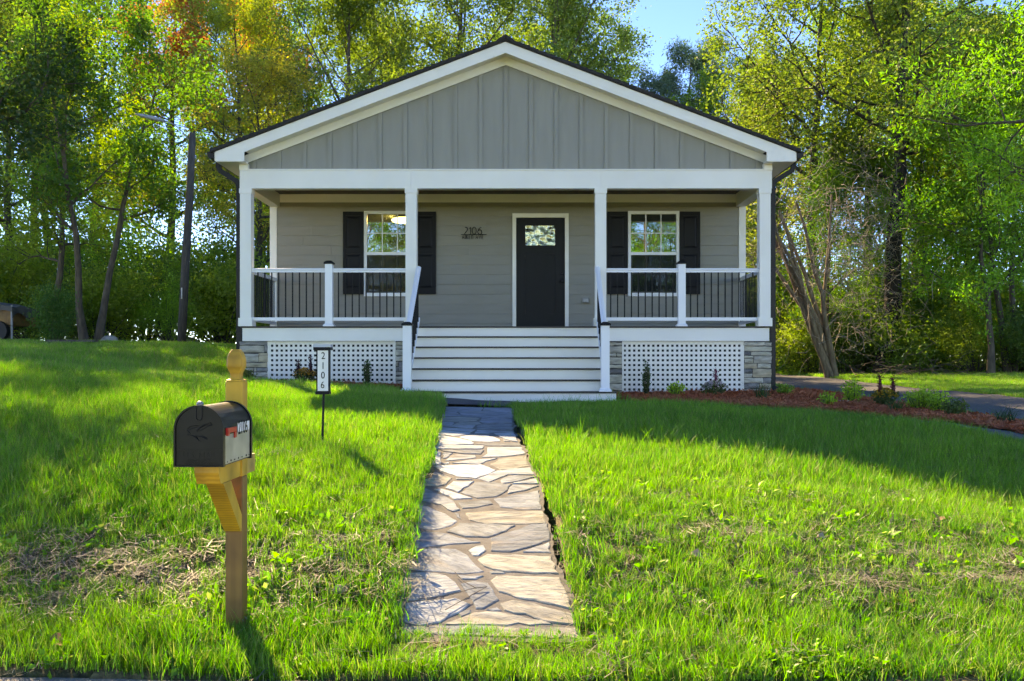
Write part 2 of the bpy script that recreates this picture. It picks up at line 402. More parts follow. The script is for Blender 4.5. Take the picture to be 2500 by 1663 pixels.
# flagstone outlines in plan (x, y) and pier stones (x0, x1, z0, z1)
STONES = [
    [(-1.065, 12.477), (-0.55, 12.232), (-0.55, 11.817), (-0.854, 11.717), (-1.059, 11.867)],
    [(-0.529, 12.179), (-0.14, 12.073), (-0.142, 11.523), (-0.252, 11.619), (-0.53, 11.796)],
    [(-1.059, 11.767), (-0.849, 11.639), (-0.761, 11.153), (-1.017, 11.109), (-1.064, 11.523)],
    [(-0.833, 11.668), (-0.546, 11.737), (-0.151, 11.475), (-0.147, 10.891), (-0.492, 10.934), (-0.741, 11.109)],
    [(-1.026, 11.021), (-0.754, 11.047), (-0.522, 10.849), (-0.543, 10.601), (-0.779, 10.456), (-1.012, 10.601)],
    [(-0.505, 10.849), (-0.155, 10.807), (-0.144, 10.368), (-0.457, 10.339), (-0.514, 10.521)],
    [(-0.771, 10.252), (-0.73, 10.456), (-0.52, 10.486), (-0.472, 10.31), (-0.54, 10.241)],
    [(-1.012, 10.521), (-0.79, 10.397), (-0.783, 10.195), (-0.536, 10.167), (-0.555, 9.948), (-0.981, 10.195)],
    [(-0.454, 10.264), (-0.143, 10.298), (-0.133, 9.841), (-0.508, 9.921), (-0.527, 10.15)],
    [(-1.012, 10.111), (-0.855, 10.018), (-0.52, 9.868), (-0.55, 9.712), (-0.777, 9.815), (-0.899, 9.815), (-1.022, 9.975)],
    [(-1.016, 9.921), (-0.788, 9.763), (-0.554, 9.651), (-0.578, 9.56), (-0.716, 9.414), (-0.81, 9.487), (-0.997, 9.661)],
    [(-0.504, 9.841), (-0.128, 9.737), (-0.112, 9.661), (-0.308, 9.686), (-0.372, 9.61), (-0.522, 9.61)],
    [(-1.013, 9.56), (-0.888, 9.536), (-0.68, 9.319), (-0.523, 9.111), (-0.492, 8.932), (-0.677, 8.909), (-0.941, 8.916)],
    [(-0.654, 9.366), (-0.574, 9.487), (-0.368, 9.487), (-0.281, 9.295), (-0.243, 9.089), (-0.336, 9.044), (-0.516, 9.111)],
    [(-0.32, 9.61), (-0.115, 9.62), (-0.07, 9.044), (-0.126, 9.089), (-0.254, 9.366)],
    [(-0.21, 9.202), (-0.178, 9.179), (-0.144, 9.08), (-0.204, 9.08)],
    [(-0.486, 8.959), (-0.363, 9), (-0.055, 8.983), (-0.041, 8.833), (-0.343, 8.849), (-0.386, 8.899)],
    [(-0.882, 8.882), (-0.663, 8.899), (-0.384, 8.849), (-0.399, 8.72), (-0.595, 8.71), (-0.881, 8.736)],
    [(-0.912, 8.641), (-0.868, 8.672), (-0.772, 8.579), (-0.725, 8.125), (-0.784, 8.084), (-0.859, 8.111)],
    [(-0.771, 8.641), (-0.646, 8.672), (-0.376, 8.657), (-0.402, 8.502), (-0.528, 8.511), (-0.679, 8.579)],
    [(-0.744, 8.563), (-0.656, 8.542), (-0.699, 8.338), (-0.722, 8.309)],
    [(-0.702, 8.223), (-0.667, 8.427), (-0.618, 8.472), (-0.446, 8.457), (-0.434, 8.353), (-0.565, 8.281)],
    [(-0.353, 8.768), (-0.293, 8.8), (-0.04, 8.8), (0.007, 8.517), (-0.117, 8.427), (-0.247, 8.382), (-0.386, 8.368), (-0.34, 8.517)],
    [(-0.631, 8.139), (-0.499, 8.252), (-0.341, 8.295), (-0.245, 8.324), (-0.344, 8.209), (-0.383, 8.098)],
    [(-0.717, 8.111), (-0.659, 8.167), (-0.658, 8.111)],
    [(-0.308, 8.111), (-0.232, 8.309), (0.014, 8.457), (0.038, 8.029), (-0.11, 7.923), (-0.208, 7.896)],
    [(-0.779, 8.029), (-0.663, 8.057), (-0.376, 8.084), (-0.244, 7.883), (-0.317, 7.717), (-0.4, 7.594), (-0.553, 7.668), (-0.706, 7.844)],
    [(-0.383, 7.594), (-0.232, 7.87), (0.044, 7.976), (0.078, 7.717), (-0.138, 7.73), (-0.207, 7.619), (-0.29, 7.479)],
    [(-0.198, 7.534), (-0.171, 7.631), (-0.089, 7.692), (0.096, 7.655), (-0.104, 7.479), (-0.184, 7.439)],
    [(-0.092, 7.459), (0.095, 7.594), (0.11, 7.439), (-0.103, 7.435)],
    [(-0.81, 7.4), (-0.807, 7.819), (-0.727, 7.806), (-0.591, 7.619), (-0.622, 7.419), (-0.686, 7.37)],
    [(-0.566, 7.606), (-0.489, 7.594), (-0.422, 7.558), (-0.552, 7.565)],
    [(-0.619, 7.322), (-0.57, 7.499), (-0.407, 7.499), (-0.514, 7.209)],
    [(-0.492, 7.209), (-0.4, 7.469), (-0.29, 7.479), (-0.103, 7.419), (-0.135, 7.274), (-0.22, 7.099), (-0.361, 7.063)],
    [(-0.129, 7.265), (-0.097, 7.409), (0.109, 7.38), (0.012, 7.265), (-0.133, 7.172)],
    [(-0.706, 7.284), (-0.645, 7.293), (-0.488, 7.153), (-0.394, 7.054), (-0.535, 7.036), (-0.574, 7.117)],
    [(-0.82, 7.341), (-0.772, 7.312), (-0.662, 7.172), (-0.532, 6.992), (-0.469, 6.788), (-0.518, 6.747), (-0.616, 6.906), (-0.767, 7.01), (-0.811, 7.209)],
    [(-0.497, 6.957), (-0.316, 7.018), (-0.261, 7.01), (-0.236, 6.923), (-0.361, 6.838), (-0.455, 6.821)],
    [(-0.235, 7.045), (-0.099, 7.135), (0.108, 7.265), (0.117, 6.805), (-0.068, 6.805), (-0.181, 6.855)],
    [(-0.799, 6.915), (-0.708, 6.871), (-0.571, 6.712), (-0.472, 6.55), (-0.504, 6.453), (-0.612, 6.368), (-0.719, 6.415), (-0.754, 6.55)],
    [(-0.501, 6.712), (-0.47, 6.701), (-0.445, 6.58), (-0.478, 6.63)],
    [(-0.428, 6.722), (-0.238, 6.764), (0.126, 6.764), (0.148, 6.511), (-0.002, 6.482), (-0.261, 6.482), (-0.389, 6.57)],
    [(-0.529, 6.331), (-0.456, 6.501), (-0.293, 6.487), (-0.066, 6.453), (-0.128, 6.34), (-0.25, 6.227), (-0.4, 6.235)],
    [(-0.772, 6.202), (-0.684, 6.331), (-0.53, 6.303), (-0.436, 6.218), (-0.289, 6.136), (-0.489, 6.104), (-0.667, 6.056), (-0.762, 6.048)],
    [(-0.217, 5.993), (-0.228, 6.202), (-0.046, 6.377), (0.05, 6.482), (0.154, 6.487), (0.161, 6.169), (0.029, 6.056), (-0.091, 5.978)],
    [(-0.014, 5.975), (0.059, 6.056), (0.158, 6.136), (0.164, 5.963)],
    [(-0.361, 6.001), (-0.317, 6.072), (-0.269, 6.088), (-0.25, 6.001), (-0.291, 5.917), (-0.326, 5.917)],
    [(-0.763, 5.963), (-0.735, 6.025), (-0.556, 6.04), (-0.447, 6.032), (-0.363, 5.932), (-0.308, 5.784), (-0.245, 5.671), (-0.362, 5.637), (-0.51, 5.664), (-0.735, 5.699)],
    [(-0.296, 5.85), (-0.238, 5.932), (0.163, 5.902), (0.188, 5.77), (0.201, 5.643), (0.055, 5.643), (-0.115, 5.671), (-0.254, 5.755)],
    [(-0.217, 5.671), (-0.172, 5.692), (-0.114, 5.657), (-0.131, 5.641), (-0.204, 5.643)],
    [(-0.718, 5.568), (-0.718, 5.65), (-0.577, 5.657), (-0.472, 5.609), (-0.409, 5.523), (-0.37, 5.429), (-0.433, 5.402), (-0.586, 5.328), (-0.66, 5.323), (-0.707, 5.456)],
    [(-0.405, 5.616), (-0.248, 5.609), (-0.29, 5.568), (-0.379, 5.568)],
    [(-0.378, 5.511), (-0.306, 5.545), (-0.222, 5.523), (-0.186, 5.445), (-0.148, 5.328), (-0.231, 5.231), (-0.273, 5.231), (-0.324, 5.381)],
    [(-0.204, 5.545), (-0.169, 5.603), (0.205, 5.591), (0.232, 5.445), (0.259, 5.225), (0.157, 5.276), (-0.055, 5.359), (-0.153, 5.423)],
    [(-0.672, 5.286), (-0.517, 5.323), (-0.396, 5.344), (-0.307, 5.276), (-0.364, 5.186), (-0.458, 5.089), (-0.556, 5.051), (-0.658, 5.098)],
    [(-0.141, 5.286), (-0.071, 5.323), (0.051, 5.286), (0.272, 5.166), (0.281, 5.06), (0.176, 5.079), (0.05, 5.132), (-0.116, 5.215)],
    [(-0.366, 5.186), (-0.335, 5.215), (-0.298, 5.22), (-0.301, 5.181), (-0.351, 5.146)],
    [(-0.215, 5.22), (-0.158, 5.246), (-0.131, 5.21), (-0.178, 5.201)],
    [(-0.447, 5.07), (-0.36, 5.132), (-0.281, 5.191), (-0.209, 5.205), (-0.027, 5.156), (0.101, 5.108), (0.15, 5.07), (-0.153, 5.06)],
    [(-0.65, 5.041), (-0.355, 5.056), (-0.203, 5.051), (-0.209, 4.959), (-0.652, 4.977)],
    [(-0.198, 5.051), (-0.052, 5.049), (0.275, 5.032), (0.279, 4.932), (-0.204, 4.954)],
]
PIER_A = [(-4.854, -4.382, 0.294, 0.357), (-4.854, -4.439, 0.17, 0.287), (-4.435, -4.376, 0.179, 0.294), (-4.854, -4.534, 0.005, 0.15), (-4.534, -4.376, 0.008, 0.16), (-4.854, -4.382, -0.081, -0.002), (-4.854, -4.617, -0.157, -0.091), (-4.613, -4.572, -0.163, -0.087), (-4.566, -4.376, -0.157, -0.087), (-4.854, -4.572, -0.233, -0.17), (-4.572, -4.376, -0.24, -0.17), (-4.854, -4.376, -0.309, -0.24), (-4.854, -4.636, -0.386, -0.316), (-4.629, -4.376, -0.386, -0.316)]
PIER_B = [(-2.205, -2.047, 0.287, 0.353), (-2.205, -2.047, 0.224, 0.281), (-2.205, -2.047, 0.116, 0.217), (-2.205, -2.047, 0.021, 0.109), (-2.205, -2.154, -0.068, 0.014), (-2.148, -2.047, -0.151, 0.014), (-2.205, -2.154, -0.151, -0.075), (-2.205, -2.047, -0.227, -0.157), (-2.205, -2.047, -0.309, -0.233), (-2.205, -2.047, -0.373, -0.316), (-2.205, -2.047, -0.462, -0.379)]
PIER_C = [(1.415, 1.65, 0.289, 0.343), (1.415, 1.65, 0.161, 0.279), (1.415, 1.551, 0.099, 0.155), (1.557, 1.65, 0.099, 0.155), (1.415, 1.65, -0.029, 0.09), (1.415, 1.65, -0.099, -0.037), (1.415, 1.65, -0.192, -0.112), (1.415, 1.65, -0.354, -0.205), (1.415, 1.65, -0.478, -0.36), (1.415, 1.65, -0.577, -0.484)]
PIER_D = [(3.714, 4.073, 0.281, 0.343), (4.082, 4.191, 0.281, 0.343), (3.726, 4.197, 0.188, 0.275), (3.726, 3.838, 0.12, 0.182), (3.844, 4.191, 0.115, 0.182), (3.726, 3.881, 0.077, 0.115), (3.894, 4.191, -0.009, 0.108), (3.733, 3.886, -0.006, 0.07), (3.726, 3.943, -0.106, -0.016), (3.951, 4.179, -0.098, -0.016), (3.726, 3.86, -0.18, -0.112), (3.866, 4.185, -0.254, -0.106), (3.726, 3.86, -0.257, -0.186), (3.726, 4.046, -0.349, -0.262), (4.052, 4.185, -0.349, -0.262), (3.726, 3.978, -0.443, -0.356), (3.987, 4.185, -0.443, -0.356), (3.726, 3.826, -0.518, -0.45), (3.832, 4.185, -0.518, -0.45), (3.726, 3.981, -0.614, -0.525), (3.988, 4.173, -0.614, -0.525)]
# ------------------------------------------------------------------ ground
GP = [(-4, 4.4, -1.49), (-2, 4.4, -1.485), (0, 4.4, -1.485), (2, 4.4, -1.485), (4, 4.4, -1.49), (-8, 4.4, -1.45), (9, 4.4, -1.5),
      (-4, 5.0, -1.42), (-1.5, 4.95, -1.44), (0.5, 5.0, -1.45), (2.5, 5.0, -1.44), (5, 5, -1.46),
      (-3, 5.7, -1.20), (-1.1, 5.7, -1.20), (.6, 5.7, -1.21), (2.5, 5.7, -1.27), (5, 5.7, -1.36),
      (-3.5, 6.5, -.98), (-1.2, 6.5, -1.0), (.6, 6.5, -1.06), (2.5, 6.5, -1.12), (5, 6.5, -1.24), (-6, 6, -1.0),
      (-5, 7.2, -.78), (-2, 7.5, -.82), (-1.3, 7.5, -.86), (.7, 7.5, -.91), (2.2, 7.5, -.98), (4, 7.6, -1.13), (7, 8, -1.0),
      (-1.82, 8.4, -.745), (-4.5, 9, -.56), (-1.5, 9, -.70), (.6, 9, -.76), (2.5, 9, -.80), (5, 9, -.92), (-8, 9, -.38),
      (-1.6, 10.5, -.60), (.5, 10.5, -.655), (3, 10.5, -.68), (-3.5, 11.5, -.44), (-6, 12, -.22), (-1.8, 12.3, -.53), (.8, 12.3, -.595),
      (3, 12.3, -.63), (5.4, 10.2, -.81), (6.2, 11.7, -.78), (9.5, 11, -.80), (4.3, 12, -.68),
      (0, 14.3, -.62), (1.6, 14.3, -.60), (-1.9, 14.3, -.50), (-2.5, 15.7, -.42), (-4.9, 16, -.32), (3, 15.7, -.56), (4.3, 16, -.545),
      (-8, 16, .05), (-10, 20, .28), (-12, 25, .48), (-6, 20, .12), (-8, 25, .42), (-14, 35, .72), (-12.1, 34, .70), (-5, 25, .25), (-20, 30, .75), (-16, 18, .35),
      (6, 16, -.70), (6, 22.4, -.63), (9, 17, -.66), (9, 33.7, -.42), (12, 24, -.45), (11, 35, -.30), (14, 30, -.33), (20, 40, -.1), (20, 20, -.4),
      (0, 20, -.3), (0, 30, .05), (0, 45, .35), (-30, 60, 1.0), (30, 60, .1), (-30, 20, .7), (30, 20, -.3), (-14, 9, -.1), (14, 9, -.7)]
_gp = np.array(GP, dtype=float)
def _phi(r2): return np.where(r2 > 1e-9, .5 * r2 * np.log(np.maximum(r2, 1e-9)), 0)
_n = len(_gp); _A = np.zeros((_n + 3, _n + 3)); _d2 = ((_gp[:, None, :2] - _gp[None, :, :2]) ** 2).sum(2)
_A[:_n, :_n] = _phi(_d2) + np.eye(_n) * .35; _A[:_n, _n] = 1; _A[:_n, _n + 1:] = _gp[:, :2]; _A[_n:, :_n] = _A[:_n, _n:].T
_w = np.linalg.solve(_A, np.concatenate([_gp[:, 2], np.zeros(3)]))
PD = [4.9, 5.6, 6.3, 7.5, 9, 10.5, 12.3]; PZ = [-1.455, -1.275, -1.145, -.95, -.77, -.66, -.588]
def path_z(d): return np.interp(d, PD, PZ)
def path_c(d): return -.184 + (np.asarray(d) - 5) * (-.612 + .184) / 7.3
def gz(x, d):
    x = np.atleast_1d(np.asarray(x, dtype=float)); d = np.atleast_1d(np.asarray(d, dtype=float))
    xx = np.clip(x, -28, 28); dd = np.clip(d, 4.4, 58)
    r2 = (xx[:, None] - _gp[None, :, 0]) ** 2 + (dd[:, None] - _gp[None, :, 1]) ** 2
    z = _phi(r2) @ _w[:_n] + _w[_n] + xx * _w[_n + 1] + dd * _w[_n + 2]
    z = z + .012 * np.sin(x * 3.1 + d * 1.7) * np.cos(d * 2.3 - x * 1.1) + .008 * np.sin(x * 7.3) * np.sin(d * 6.1)
    return z
def g1(x, d): return float(gz(x, d)[0])
def road_edge(x): return 4.475 - .038 * np.clip(np.asarray(x) + 2.5, -3, 6) + .012 * np.sin(np.asarray(x) * 5)

def axis_pts(fine0, fine1, step, lo, hi):
    a = list(np.arange(fine0, fine1 + 1e-6, step)); s = step; p = a[-1]
    while p < hi: s *= 1.25; p += s; a.append(min(p, hi))
    s = step; p = a[0]; b = []
    while p > lo: s *= 1.25; p -= s; b.append(max(p, lo))
    return np.array(b[::-1] + a)
xs = axis_pts(-7, 7, .075, -900, 900); ys = axis_pts(4.3, 15, .085, -500, 1500)
GX, GY = np.meshgrid(xs, ys); fx, fy = GX.ravel(), GY.ravel()
zz = np.concatenate([gz(fx[i:i + 20000], fy[i:i + 20000]) for i in range(0, len(fx), 20000)])
inp = (np.abs(fx - path_c(fy)) < np.where(fy < 7.6, .50, .42)) & (fy > 4.85) & (fy < 12.5)
zz[inp] = np.minimum(zz[inp], path_z(fy[inp]) - .16)
edge = (np.abs(fx - path_c(fy)) < .62) & ~inp & (fy > 4.85) & (fy < 7.6)
zz[edge] -= .05 * np.random.default_rng(3).random(edge.sum())
zz = np.where(fy < road_edge(fx), -1.60, zz)
zz = np.where(fy < -4.0, -1.45, zz)
ins = (fx > -4.4) & (fx < 3.8) & (fy > 16.3) & (fy < 28)
zz[ins] = np.minimum(zz[ins], -.5)
nx, ny = len(xs), len(ys)
i, j = np.meshgrid(np.arange(nx - 1), np.arange(ny - 1)); q = (j * nx + i).ravel()
me = arrays_mesh('ground', np.stack([fx, fy, zz], 1), np.stack([q, q + 1, q + nx + 1, q + nx], 1))
me.polygons.foreach_set('use_smooth', [True] * len(me.polygons))
ground = place('ground', me, 'soil', (0, 0, 0)); tag(ground, 'grassy yard ground rising from the road to the house', kind='structure')

def strip(name, left, right, m, dz, nu=14, sub=.25, thick=0):
    """a sheet between two poly-lines in plan, laid on the ground"""
    def res(L, n):
        L = np.array(L, float); s = np.concatenate([[0], np.cumsum(np.hypot(*np.diff(L, axis=0).T))]); t = np.linspace(0, s[-1], n)
        return np.stack([np.interp(t, s, L[:, 0]), np.interp(t, s, L[:, 1])], 1)
    Ln = sum(math.dist(left[i], left[i + 1]) for i in range(len(left) - 1)); n = max(8, int(Ln / sub))
    a, b = res(left, n), res(right, n); t = np.linspace(0, 1, nu)
    P = a[:, None] * (1 - t[None, :, None]) + b[:, None] * t[None, :, None]; P = P.reshape(-1, 2)
    z = gz(P[:, 0], P[:, 1]) + dz
    i, j = np.meshgrid(np.arange(nu - 1), np.arange(n - 1)); q = (j * nu + i).ravel()
    me = arrays_mesh(name, np.column_stack([P, z]), np.stack([q, q + 1, q + nu + 1, q + nu], 1))
    me.polygons.foreach_set('use_smooth', [True] * len(me.polygons))
    return place(name, me, m, (0, 0, 0))
rx = np.linspace(-60, 60, 400)
rv = np.concatenate([np.column_stack([rx, road_edge(rx) - .0, np.full(400, -1.497)]), np.column_stack([rx, np.full(400, 1.0), np.full(400, -1.47)]), np.column_stack([rx, np.full(400, -3.6), np.full(400, -1.5)])])
k = np.arange(399)
road = place('road', arrays_mesh('road', rv, np.concatenate([np.stack([k + 400, k + 401, k + 1, k], 1), np.stack([k + 800, k + 801, k + 401, k + 400], 1)])), 'road', (0, 0, 0))
tag(road, 'grey asphalt road edge in front of the verge', kind='structure')
DRV_L = [(6.4, 4.5), (6.3, 9), (6.2, 11.7), (6.1, 16), (6.0, 22.4), (6.0, 46)]; DRV_R = [(9.8, 4.5), (9.5, 9), (9.3, 11.7), (9.0, 17), (9.0, 33.7), (9.0, 46)]
drive = strip('driveway', DRV_L, DRV_R, 'asphalt', .025, 16, .2); tag(drive, 'dark asphalt driveway running back beside the house', kind='structure')
WALK_A = [(-1.25, 14.25), (1.45, 14.2), (2.5, 13.35), (3.36, 12.6), (4.27, 11.95), (5.2, 11.2), (5.45, 10.3), (6.25, 9.2)]
WALK_B = [(-1.25, 12.32), (1.3, 12.9), (2.3, 12.65), (3.1, 12.05), (3.95, 11.45), (4.8, 10.75), (5.05, 9.95), (6.3, 8.8)]
walk = strip('walkway', WALK_A, WALK_B, 'asphalt', .02, 10, .12); tag(walk, 'narrow asphalt walkway curving from the steps to the driveway', kind='structure')
BED_R = [(1.46, 16.1), (1.46, 14.25), (2.5, 13.35), (3.36, 12.6), (4.27, 11.95), (5.2, 11.2), (5.45, 10.3), (6.0, 9.4), (6.22, 9.4), (6.16, 12), (6.08, 16), (6.0, 21), (4.3, 21), (4.3, 16.1)]
BED_L = [(-4.7, 16.1), (-4.5, 15.35), (-3, 15.1), (-1.95, 14.9), (-1.95, 16.1)]
def in_poly(x, y, P):
    c = np.zeros(len(x), bool); n = len(P)
    for i in range(n):
        (x0, y0), (x1, y1) = P[i], P[(i + 1) % n]
        if y0 == y1: continue
        c ^= ((y0 > y) != (y1 > y)) & (x < (x1 - x0) * (y - y0) / (y1 - y0) + x0)
    return c
def bed(name, P, label):
    st = .06; P0 = np.array(P); gx = np.arange(P0[:, 0].min(), P0[:, 0].max() + st, st); gy = np.arange(P0[:, 1].min(), P0[:, 1].max() + st, st)
    X, Y = np.meshgrid(gx, gy); z = gz(X.ravel(), Y.ravel()) + .03 + .014 * np.random.default_rng(4).random(X.size)
    n = len(gx); i, j = np.meshgrid(np.arange(n - 1), np.arange(len(gy) - 1)); q = (j * n + i).ravel()
    keep = in_poly(X.ravel()[q] + st / 2, Y.ravel()[q] + st / 2, P)
    me = arrays_mesh(name, np.column_stack([X.ravel(), Y.ravel(), z]), np.stack([q, q + 1, q + n + 1, q + n], 1)[keep])
    return tag(place(name, me, 'mulchbase', (0, 0, 0)), label, kind='structure')
bed('mulch_bed', BED_R, 'red mulch planting bed between the walkway and the driveway')
bed('mulch_bed', BED_L, 'narrow red mulch bed under the lattice beside the steps')

# flagstone path: mortar slab with every stone set on it
def path_pt(x, d, h): return (x, d, float(path_z(d)) + h)
mb = MB(); ds = np.linspace(4.9, 12.33, 110); rngp = np.random.default_rng(11)
ring = []
for d in ds:
    c = float(path_c(d)); near = [p[0] - float(path_c(p[1])) for q in STONES for p in q if abs(p[1] - d) < .3]; wl = -min(near) + .014 + .010 * math.sin(d * 11) + .012 * rngp.standard_normal(); wr = max(near) + .014 + .010 * math.sin(d * 8 + 1) + .012 * rngp.standard_normal()
    z = float(path_z(d)); ring.append([(c - wl, d, z - .15), (c - wl, d, z), (c + wr, d, z), (c + wr, d, z - .15)])
vs_ = [p for r in ring for p in r]; fs_ = []
for i in range(len(ring) - 1):
    for a in range(4): b = (a + 1) % 4; fs_.append((i * 4 + a, i * 4 + b, i * 4 + 4 + b, i * 4 + 4 + a))
fs_ += [(3, 2, 1, 0), tuple((len(ring) - 1) * 4 + a for a in range(4))]
mb.add(vs_, fs_); path = mb.build('flagstone_path', 'concrete'); tag(path, 'irregular flagstone path climbing from the verge to the steps', kind='structure')
STONE_COL = [(.47, .465, .455), (.52, .515, .505), (.42, .42, .415), (.33, .335, .34), (.31, .305, .29), (.47, .42, .35), (.60, .595, .58), (.38, .385, .385)]
TINT = {12: 6, 13: 6, 14: 0, 22: 6, 26: 6, 27: 2, 33: 4, 38: 3, 37: 4, 41: 5, 42: 4, 43: 3, 44: 3, 46: 6, 47: 3, 48: 5, 50: 1, 52: 3, 53: 5, 54: 1, 55: 5, 30: 5, 35: 6, 18: 6, 39: 1, 25: 5, 36: 2}
def densify(poly, rng, amp):
    out = []
    for i in range(len(poly)):
        a, b = Vector(poly[i]), Vector(poly[(i + 1) % len(poly)]); L = (b - a).length; n = max(1, int(L / .055))
        nrm = Vector((-(b - a).y, (b - a).x)); nrm = nrm.normalized() if nrm.length else nrm
        for k in range(n):
            p = a.lerp(b, k / n); 
            if k: p = p + nrm * rng.normal() * amp
            out.append((p.x, p.y))
    return out
for si, poly in enumerate(STONES):
    rng = np.random.default_rng(100 + si)
    P = densify(poly, rng, .006); c = np.mean(P, axis=0); n = len(P); h = .004 + .004 * rng.random(); tilt = rng.normal(size=2) * .003
    def zt(p, hh): return float(path_z(p[1])) + hh + tilt[0] * (p[0] - c[0]) + tilt[1] * (p[1] - c[1])
    inner = [tuple(np.array(p) + (c - np.array(p)) / max(.02, np.linalg.norm(c - np.array(p))) * min(.008, .3 * np.linalg.norm(c - np.array(p)))) for p in P]
    mb = MB()
    v = [(p[0], p[1], zt(p, -.02)) for p in P] + [(p[0], p[1], zt(p, h - .003)) for p in P] + [(p[0], p[1], zt(p, h)) for p in inner]
    tri = tessellate_polygon([[Vector((p[0], p[1], 0)) for p in inner]])
    f = [(i, (i + 1) % n, n + (i + 1) % n, n + i) for i in range(n)] + [(n + i, n + (i + 1) % n, 2 * n + (i + 1) % n, 2 * n + i) for i in range(n)] + [tuple(2 * n + i for i in t) for t in tri]
    mb.add(v, f)
    kf = .66 + .30 * rng.random(); col = STONE_COL[TINT.get(si, int(rng.integers(0, 8)))]
    mb.build('flagstone', 'flag', path, color=(col[0] * kf * .92, col[1] * kf * 1.05, col[2] * kf * 1.15))
# ------------------------------------------------------------------ house
X0 = -.327; HW = 4.5; XL, XR = X0 - HW, X0 + HW
YF, YW, YB = 16.0, 17.85, 28.5          # porch front, front wall, back wall
FL = .612; BB, BT = 2.943, 3.249         # deck level, beam bottom and top
SL = .379
house = thing('house', (X0, 22, -.5), 'single-storey grey house with white gabled front porch and wide steps', 'house')
H = house
WIN = [(-3.049, -2.078, 1.251, 2.864), (1.946, 2.917, 1.251, 2.864)]
DOOR = (-.24, .825, FL, 2.82)
# front wall sheathing with real openings
wb_ = MB(); opens = sorted([(a + .05, b - .05, c + .05, d - .05) for a, b, c, d in WIN] + [(DOOR[0] + .05, DOOR[1] - .05, FL, 2.77)])
x = XL + .02; y0, y1, zb, zt_ = YW + .012, YW + .14, -.5, 3.4
for a, b, c, d in opens:
    wb_.box(x, a, y0, y1, zb, zt_); wb_.box(a, b, y0, y1, d, zt_); wb_.box(a, b, y0, y1, zb, c); x = b
wb_.box(x, XR - .02, y0, y1, zb, zt_)
wall = wb_.build('front_wall', 'siding', H)
# lap siding boards
def lap(x0, x1, z0, z1, y):
    m = MB(); m.prism([(y - .003, z1 + .012), (y - .016, z0), (y - .006, z0 - .001), (y + .011, z0), (y + .011, z1 + .012)], 'x', x0, x1); return m
rs = random.Random(5); zc = .552; k = 0
while zc < 3.04:
    z0, z1 = max(zc, FL + .001), min(zc + .185, 3.06)
    segs = [(XL + .13, XR - .13)]; mids = []
    for a, b, c, d in WIN + [DOOR]:
        if z1 <= c or z0 >= d: continue
        new = []
        for s0, s1 in segs:
            if b <= s0 or a >= s1: new.append((s0, s1)); continue
            new += [(s0, a + .02), (b - .02, s1)]
        segs = new
        if z0 < c: mids.append((a + .021, b - .021, z0, c + .02))
        if z1 > d: mids.append((a + .021, b - .021, d - .02, z1))
    out = []
    for s0, s1 in segs:
        if s1 - s0 > 1.6 and rs.random() < .45:
            xm = rs.uniform(s0 + .5, s1 - .5); out += [(s0, xm - .0015), (xm + .0015, s1)]
        else: out.append((s0, s1))
    for s0, s1 in out: lap(s0, s1, z0, z1, YW).build('siding_board', 'siding', wall)
    for a, b, c, d in mids: lap(a, b, c, d - .012, YW).build('siding_board', 'siding', wall)
    zc += .185
# side and back walls with their own boards
for xs_, nm in ((XL, 'side_wall'), (XR, 'side_wall')):
    s = 1 if xs_ > X0 else -1
    m = MB(); m.box(xs_ - s * .14, xs_ - s * .012, YW + .145, YB, -.6, 3.4); w2 = m.build(nm, 'siding', H)
    mesh0 = None; z = -.1
    while z < 3.35:
        if mesh0 is None:
            m = MB(); m.prism([(xs_ - s * .011, 0), (xs_ + s * .006, 0), (xs_ - s * .006, .197), (xs_ - s * .011, .197)], 'y', YW + .13, YB - .01)
            # prism along y takes (x,z)
            b0 = m.build('siding_board', 'siding', w2); mesh0 = b0.data; c0 = ORG[b0.name].copy(); b0.location.z += z; ORG[b0.name].z += z
        else:
            place('siding_board', mesh0, None, c0 + Vector((0, 0, z)), w2)
        z += .185
MB().box(XL + .141, XR - .141, YB - .13, YB, -.6, 3.4).build('back_wall', 'siding', H)
MB().add([(XL + .05, YB - .1, 3.4), (XR - .05, YB - .1, 3.4), (X0, YB - .1, 5.05), (XL + .05, YB, 3.4), (XR - .05, YB, 3.4), (X0, YB, 5.05)], [(0, 1, 2), (5, 4, 3), (0, 3, 4, 1), (1, 4, 5, 2), (2, 5, 3, 0)]).build('rear_gable', 'siding', H)
# white corner boards and frieze on the front wall
for a, b in ((XL - .004, XL + .125), (XR - .125, XR + .004)):
    MB().box(a, b, YW - .022, YW + .13, FL, BB + .1).build('corner_board', 'white', H)
MB().box(XL + .126, XR - .126, YW - .024, YW + .01, 3.03, 3.186).build('frieze_board', 'white', H)
# porch ceiling of narrow boards
cb = MB().box(XL + .05, XR - .05, YF + .1, YW + .01, 3.205, 3.24).build('porch_ceiling', 'ceiling', H)
yy_ = YF + .12; mesh0 = None
while yy_ < YW - .05:
    if mesh0 is None:
        o = MB().box(XL + .15, XR - .15, yy_, yy_ + .128, 3.190, 3.204).build('ceiling_board', 'ceiling', cb); mesh0 = o.data; c0 = ORG[o.name].copy(); ya = yy_
    else: place('ceiling_board', mesh0, None, c0 + Vector((0, yy_ - ya, 0)), cb)
    yy_ += .135
# beams
for a, b in ((XL, -1.931), (-1.929, 1.279), (1.281, XR)): MB().box(a, b, YF - .07, YF + .115, BB, BT).build('porch_beam', 'white', H)
MB().box(XL - .006, XR + .006, YF - .085, YF + .0, BT + .001, BT + .02).build('beam_cap', 'white', H)
for a in (XL + .004, XR - .184):
    MB().box(a, a + .18, YF + .116, YW - .023, BB + .003, 3.188).build('side_beam', 'white', H)
